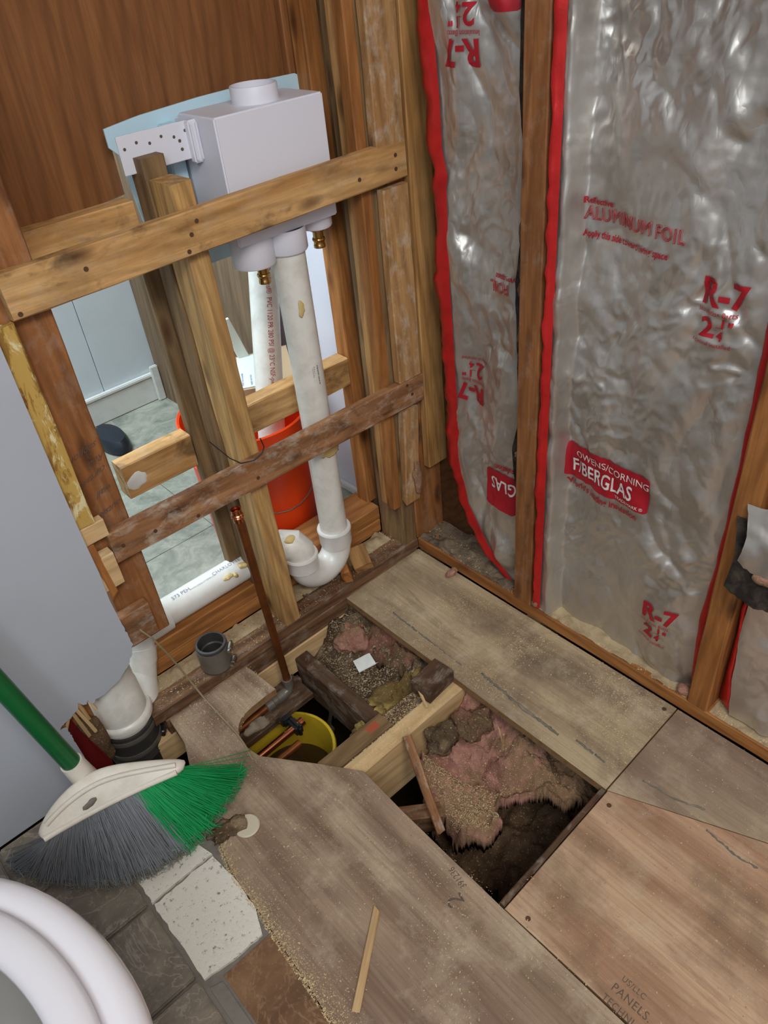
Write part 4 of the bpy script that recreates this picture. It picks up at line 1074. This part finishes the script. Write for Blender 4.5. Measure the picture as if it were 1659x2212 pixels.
fw_ = sheet('glass_wool_batt', -.44, -.125, -.665, -.36, .0026, zC, mC, .032, M_pink); tag(fw_, 'big pink glass wool batt covered in sawdust folding down the large hole', 'insulation')
def zD(x, y): return -.30+.05*sst(-.45, -.15, x)+.05*nz(x*9, y*9, 14, 5)+.012*nz(x*50, y*50, 4, 4)
tag(sheet('old_wool_layer', -.44, -.10, -.74, -.42, .005, zD, lambda x, y: x-y*.0 > -.40+.5*max(0, -y-.60)+.03*nz(x*20, y*20, 2, 3), .03, wool('dark_old_wool', srgb(96, 70, 56), srgb(132, 104, 82), .8, srgb(84, 68, 50))), 'dark old wool layer deep in the bottom of the large hole', 'insulation')
tag(lump('wool_clod', (-.325, -.395, -.055), (.030, .026, .030), M_debris, None, .5, 40, 4, 3), 'dusty wool clod against the pale joist under the short block', 'insulation')
tag(lump('wool_clod', (-.262, -.415, -.050), (.040, .034, .026), M_pinkd, None, .6, 36, 5, 8), 'grey pink wool clod under the plank edge of the large hole', 'insulation')
tag(board('wood_splinter', (-.262, -.49, -.055), (-.270, -.50, .004), .0035, .002, (1, 0, 0), W_pale, None, rag=.004), 'thin upright pale splinter stuck in the large batt', 'splinter')
tag(board('wood_splinter', (-.256, -.488, -.055), (-.262, -.480, .0), .0025, .002, (1, 0, 0), W_pale, None, rag=.004), 'thinner short splinter leaning beside the upright one', 'splinter')
tag(board('wood_splinter', (-.316, -.345, -.012), (-.300, -.300, .006), .005, .003, (1, 0, 0), W_pale, None, rag=.004), 'white splinter leaning on the short dark block between joists', 'splinter')
tag(board('floor_splinter', (-.647, -.567, .0045), (-.759, -.648, .0045), .0115, .006, (1, -1, 0), W_pale, None, rag=.006, end0=.01), 'long pale wood splinter lying on the left plywood', 'splinter')
tag(lump('pink_wool_tuft', (-.020, -.130, .012), (.016, .008, .008), M_pink, None, .6, 80, 4, 5), 'small pink wool tuft on the plank near the corner', 'insulation')
rnd = random.Random(4)
b1 = board('wood_block', (-.148, .050, .062), (-.166, .004, .043), .042, .030, (1, -.3, .35), W_stud); tag(b1, 'sawn square wood block leaning on the sill by the trap', 'wood block')
b2 = board('wood_block', (-.193, .045, .047), (-.216, .004, .046), .020, .028, (1, -.3, .3), W_warm, None, rag=.008); tag(b2, 'narrow splintered wood offcut beside the square block', 'wood block')
tag(rings('plastic_disc', (-.712, -.305, .001), (-.712, -.305, .01), [(0, 0), (0, .021), (.003, .022), (.005, .020), (.005, 0)], plain('aged_cream_plastic', srgb(208, 198, 176), .5), None, 28), 'cream plastic disc on the floor at the green bristle tips', 'disc')
tag(lump('mortar_crumble', (-.742, -.285, .003), (.032, .022, .008), M_debris, None, .6, 60, 4, 5), 'brown mortar crumble between broom and plywood', 'debris')
tag(board('red_foil_scrap', (-.866, -.004, .162), (-.838, -.022, .01), .030, .002, (1, 0, 0), plain('dark_red_foil', srgb(112, 24, 26), .4, .2, .5, .5), None, rag=.01, jit=.003), 'dark red foil scrap hanging inside the torn wallboard notch', 'foil scrap')
tag(lump('pink_wool_scrap', (-.828, .0, .06), (.022, .012, .075), M_pinkd, None, .4, 30, 4, 7), 'pink wool behind the torn notch beside the large white pipe', 'insulation')
# ================================================================== PRINTS AND MARKS ON THE PLYWOOD
def fp(s, x, y, xd, yd, size, mat, par='floor', z=.0001, **k):
    return put_text('stamped_lettering', s, plane_map((x, y, z), xd, yd, .0002), mat, D.objects[par], size=size, **k)
pd_ = D.objects['plywood_panel']; pr = D.objects['plywood_panel.003']
fp('391236', -.521, -.640, (.10, .5, 0), (-.5, .1, 0), .016, M_greyink, pd_.name, width=.8)
fp('2', -.542, -.655, (.3, .9, 0), (-.9, .3, 0), .038, M_greyink, pd_.name)
fp('PANELS.', -.486, -.878, (0, -1, 0), (1, 0, 0), .017, M_greyink, pr.name, z=.0009, width=.9, spacing=1.1)
fp('US/LLC', -.466, -.882, (0, -1, 0), (1, 0, 0), .012, M_greyink, pr.name, z=.0009, width=.9, spacing=1.1)
fp('TECHNI', -.505, -.876, (0, -1, 0), (1, 0, 0), .014, M_greyink, pr.name, z=.0009, width=.9, spacing=1.1)
# dried construction adhesive beads on the plank
def bead(pts, r, par, seed, zz=.0002):
    rnd = random.Random(seed); vs = []; fs = []
    P = []
    for (a, b) in zip(pts, pts[1:]):
        n = max(2, int(math.dist(a, b)/.004))
        for k in range(n): P.append((a[0]+(b[0]-a[0])*k/n+rnd.uniform(-.0012, .0012), a[1]+(b[1]-a[1])*k/n))
    seg = []; on_ = True
    for i, p in enumerate(P):
        seg.append((p[0], p[1], zz))
        if rnd.random() < .035 or i == len(P)-1:
            if len(seg) > 3: sweep(seg, [r*rnd.uniform(.45, 1.2) for _ in seg], 6, True, vs, fs)
            seg = []
    return link('dried_adhesive', mesh('dried_adhesive', vs, fs, True), M_gluegrey, par)
pk = D.objects['plywood_panel.001']; pf = D.objects['plywood_panel.002']
bead([(-.190, -.105), (-.194, -.148), (-.196, -.235), (-.200, -.332)], .0018, pk, 1)
bead([(-.188, -.371), (-.191, -.411), (-.197, -.485), (-.200, -.574)], .0034, pk, 2)
bead([(-.186, -.60), (-.190, -.667)], .0022, pk, 3)
bead([(-.174, -.730), (-.168, -.790), (-.150, -.835)], .0018, pf, 4)
bead([(-.183, -.847), (-.190, -.905), (-.184, -.953)], .0020, pr, 5, .001)
for x, y in ((-.493, -.738), (-.254, -.716), (-.02, -.675)): rings('screw_head', (x, y, .0006), (x, y, .003), [(0, .0042), (.0004, .0042), (.0004, 0)], M_screw, D.objects['plywood_panel.003'] if y < -.7 else pk, 12)
# ================================================================== SAWDUST
def scatter(name, fn, cnt, seed, s0, s1, mat, par=None):
    rnd = random.Random(seed); vs = []; fs = []; k = 0
    while k < cnt:
        p = fn(rnd)
        if p is None: continue
        k += 1; s = rnd.uniform(s0, s1)*(1 if rnd.random() < .9 else 2.2); a = rnd.uniform(0, 6.28); s *= .45; L = s*rnd.uniform(1, 2.6); tz = rnd.uniform(0, .5)*s
        c, sn = math.cos(a), math.sin(a); b = len(vs)
        for u, v_, w_ in ((-L, -s, 0), (L, -s*.6, tz), (L*.8, s, tz*1.5), (-L, s*.8, tz*.6)):
            vs.append((p[0]+(u*c-v_*sn)/2, p[1]+(u*sn+v_*c)/2, p[2]+w_+.0004))
        vs.append((p[0], p[1], p[2]+s*.7)); fs += [(b, b+1, b+4), (b+1, b+2, b+4), (b+2, b+3, b+4), (b+3, b, b+4)]
    o = link(name, mesh(name, vs, fs), mat, par); return tag(o, kind='stuff')
def f_plank(r):
    x, y = r.uniform(-.230, -.003), r.uniform(-.69, -.004)
    d = nz(x*9, y*7, 3, 4)+.35*sst(-.12, -.01, x)+.1
    return (x, y, .0) if r.random() < max(.06, d*1.2) else None
scatter('sawdust_on_plank', f_plank, 11000, 1, .0008, .0018, M_flake)
def f_left(r):
    x, y = r.uniform(-.78, -.50), r.uniform(-1.1, -.003)
    if x > -.508+.0*y and y > -.48: 
        if x > -.502: return None
    if -.622 < x and -.365 < y < -.094:
        if x > lerp([(-.367, -.500), (-.298, -.547), (-.204, -.618), (-.14, -.621), (-.094, -.56)], y)-.003: return None
    e = math.exp(-max(0, x+.79-.0)/.014)*1.5 if y < -.40 else 0
    if x < lerp([(-.7, -.797), (-.56, -.788), (-.45, -.781), (-.35, -.776), (-.29, -.762), (-.21, -.745), (-.13, -.722), (-.075, -.70), (0, -.694)], y)+.002: return None
    d = .08+.35*sst(-.30, -.05, y)+.25*nz(x*8, y*8, 5, 3)+e
    return (x, y, .0) if r.random() < d else None
scatter('sawdust_on_left_panel', f_left, 9000, 2, .0008, .0018, M_flake)
def f_edge(r):
    y = r.uniform(-1.2, -.30); x = lerp([(-1.2, -.795), (-.7, -.797), (-.56, -.788), (-.45, -.781), (-.35, -.776), (-.29, -.762)], y)+abs(r.gauss(0, .009))-.006
    return (x, y, .0005)
scatter('sawdust_along_tile_edge', f_edge, 6000, 3, .0010, .0022, M_flake)
def f_plate(r):
    if r.random() < .5:
        x, y = r.uniform(-.70, -.002), r.uniform(.004, .085)
        return (x, y, .030) if r.random() < .25+.6*sst(.04, .085, y) else None
    x, y = r.uniform(.004, .06), r.uniform(-1.2, -.003)
    if -.345 < y < -.29 or -.745 < y < -.70: return None
    return (x, y, .031)
scatter('sawdust_on_sills', f_plate, 12000, 4, .0009, .0022, M_flake)
def f_joist(r):
    x, y = r.uniform(-.50, -.236), r.uniform(-.358, -.322)
    return (x, y, -.020)
scatter('sawdust_on_joist', f_joist, 4500, 5, .0009, .002, M_flake)
def f_joist2(r):
    x, y = r.uniform(-.385, -.236), r.uniform(-.320, -.282)
    return (x, y, -.034)
scatter('sawdust_on_dark_joist', f_joist2, 1800, 6, .0009, .002, M_flake)
def f_batt(r):
    x, y = r.uniform(-.42, -.13), r.uniform(-.64, -.365)
    if not mC(x, y) or not mC(x-.01, y-.01): return None
    if r.random() > sst(-.26, -.36, x)+.15: return None
    return (x, y, zC(x, y)+.0005)
scatter('sawdust_on_batt', f_batt, 9000, 7, .0008, .002, M_flake)
def f_deb(r):
    x, y = r.uniform(-.36, -.24), r.uniform(-.27, -.01); return (x, y, zA(x, y)+.002)
scatter('debris_chips', f_deb, 2600, 8, .002, .0045, plain('pale_chips', srgb(176, 158, 130), .9, 0, .1, .8, 50, srgb(92, 76, 60)))
def f_r(r):
    x, y = r.uniform(-.5, -.003), r.uniform(-1.1, -.70)
    return (x, y, .0008) if r.random() < .4+.6*nz(x*6, y*6, 5, 3) else None
scatter('sawdust_on_right_panels', f_r, 2500, 9, .0006, .0014, M_flake)
def f_corner(r):
    x, y = r.uniform(.004, .085), r.uniform(-.28, -.004)
    return (x, y, .031+.004*max(0, nz(x*50, y*50, 2, 3)))
scatter('rubble_on_corner_sill', f_corner, 2000, 10, .002, .0045, M_greydebris)
tag(sheet('sill_rubble', .004, .088, -.28, -.003, .003, lambda x, y: .0315+.012*max(0, nz(x*24, y*24, 3, 4)), None, .0, M_greydebris), kind='stuff')
tag(sheet('sill_sawdust', .004, .06, -1.15, -.745, .004, lambda x, y: .0313+.005*max(0, nz(x*24, y*24, 3, 4)), None, .0, M_sawdust), kind='stuff')
tag(sheet('sill_sawdust', .004, .06, -.700, -.345, .004, lambda x, y: .0313+.008*max(0, nz(x*24, y*24, 3, 4))+.01*sst(.01, .05, x), None, .0, M_sawdust), kind='stuff')
tag(sheet('sill_sawdust', -.70, -.045, .045, .0865, .004, lambda x, y: .0302+.014*max(0, nz(x*24, y*24, 7, 4))*sst(.045, .085, y), None, .0, M_sawdust), kind='stuff')
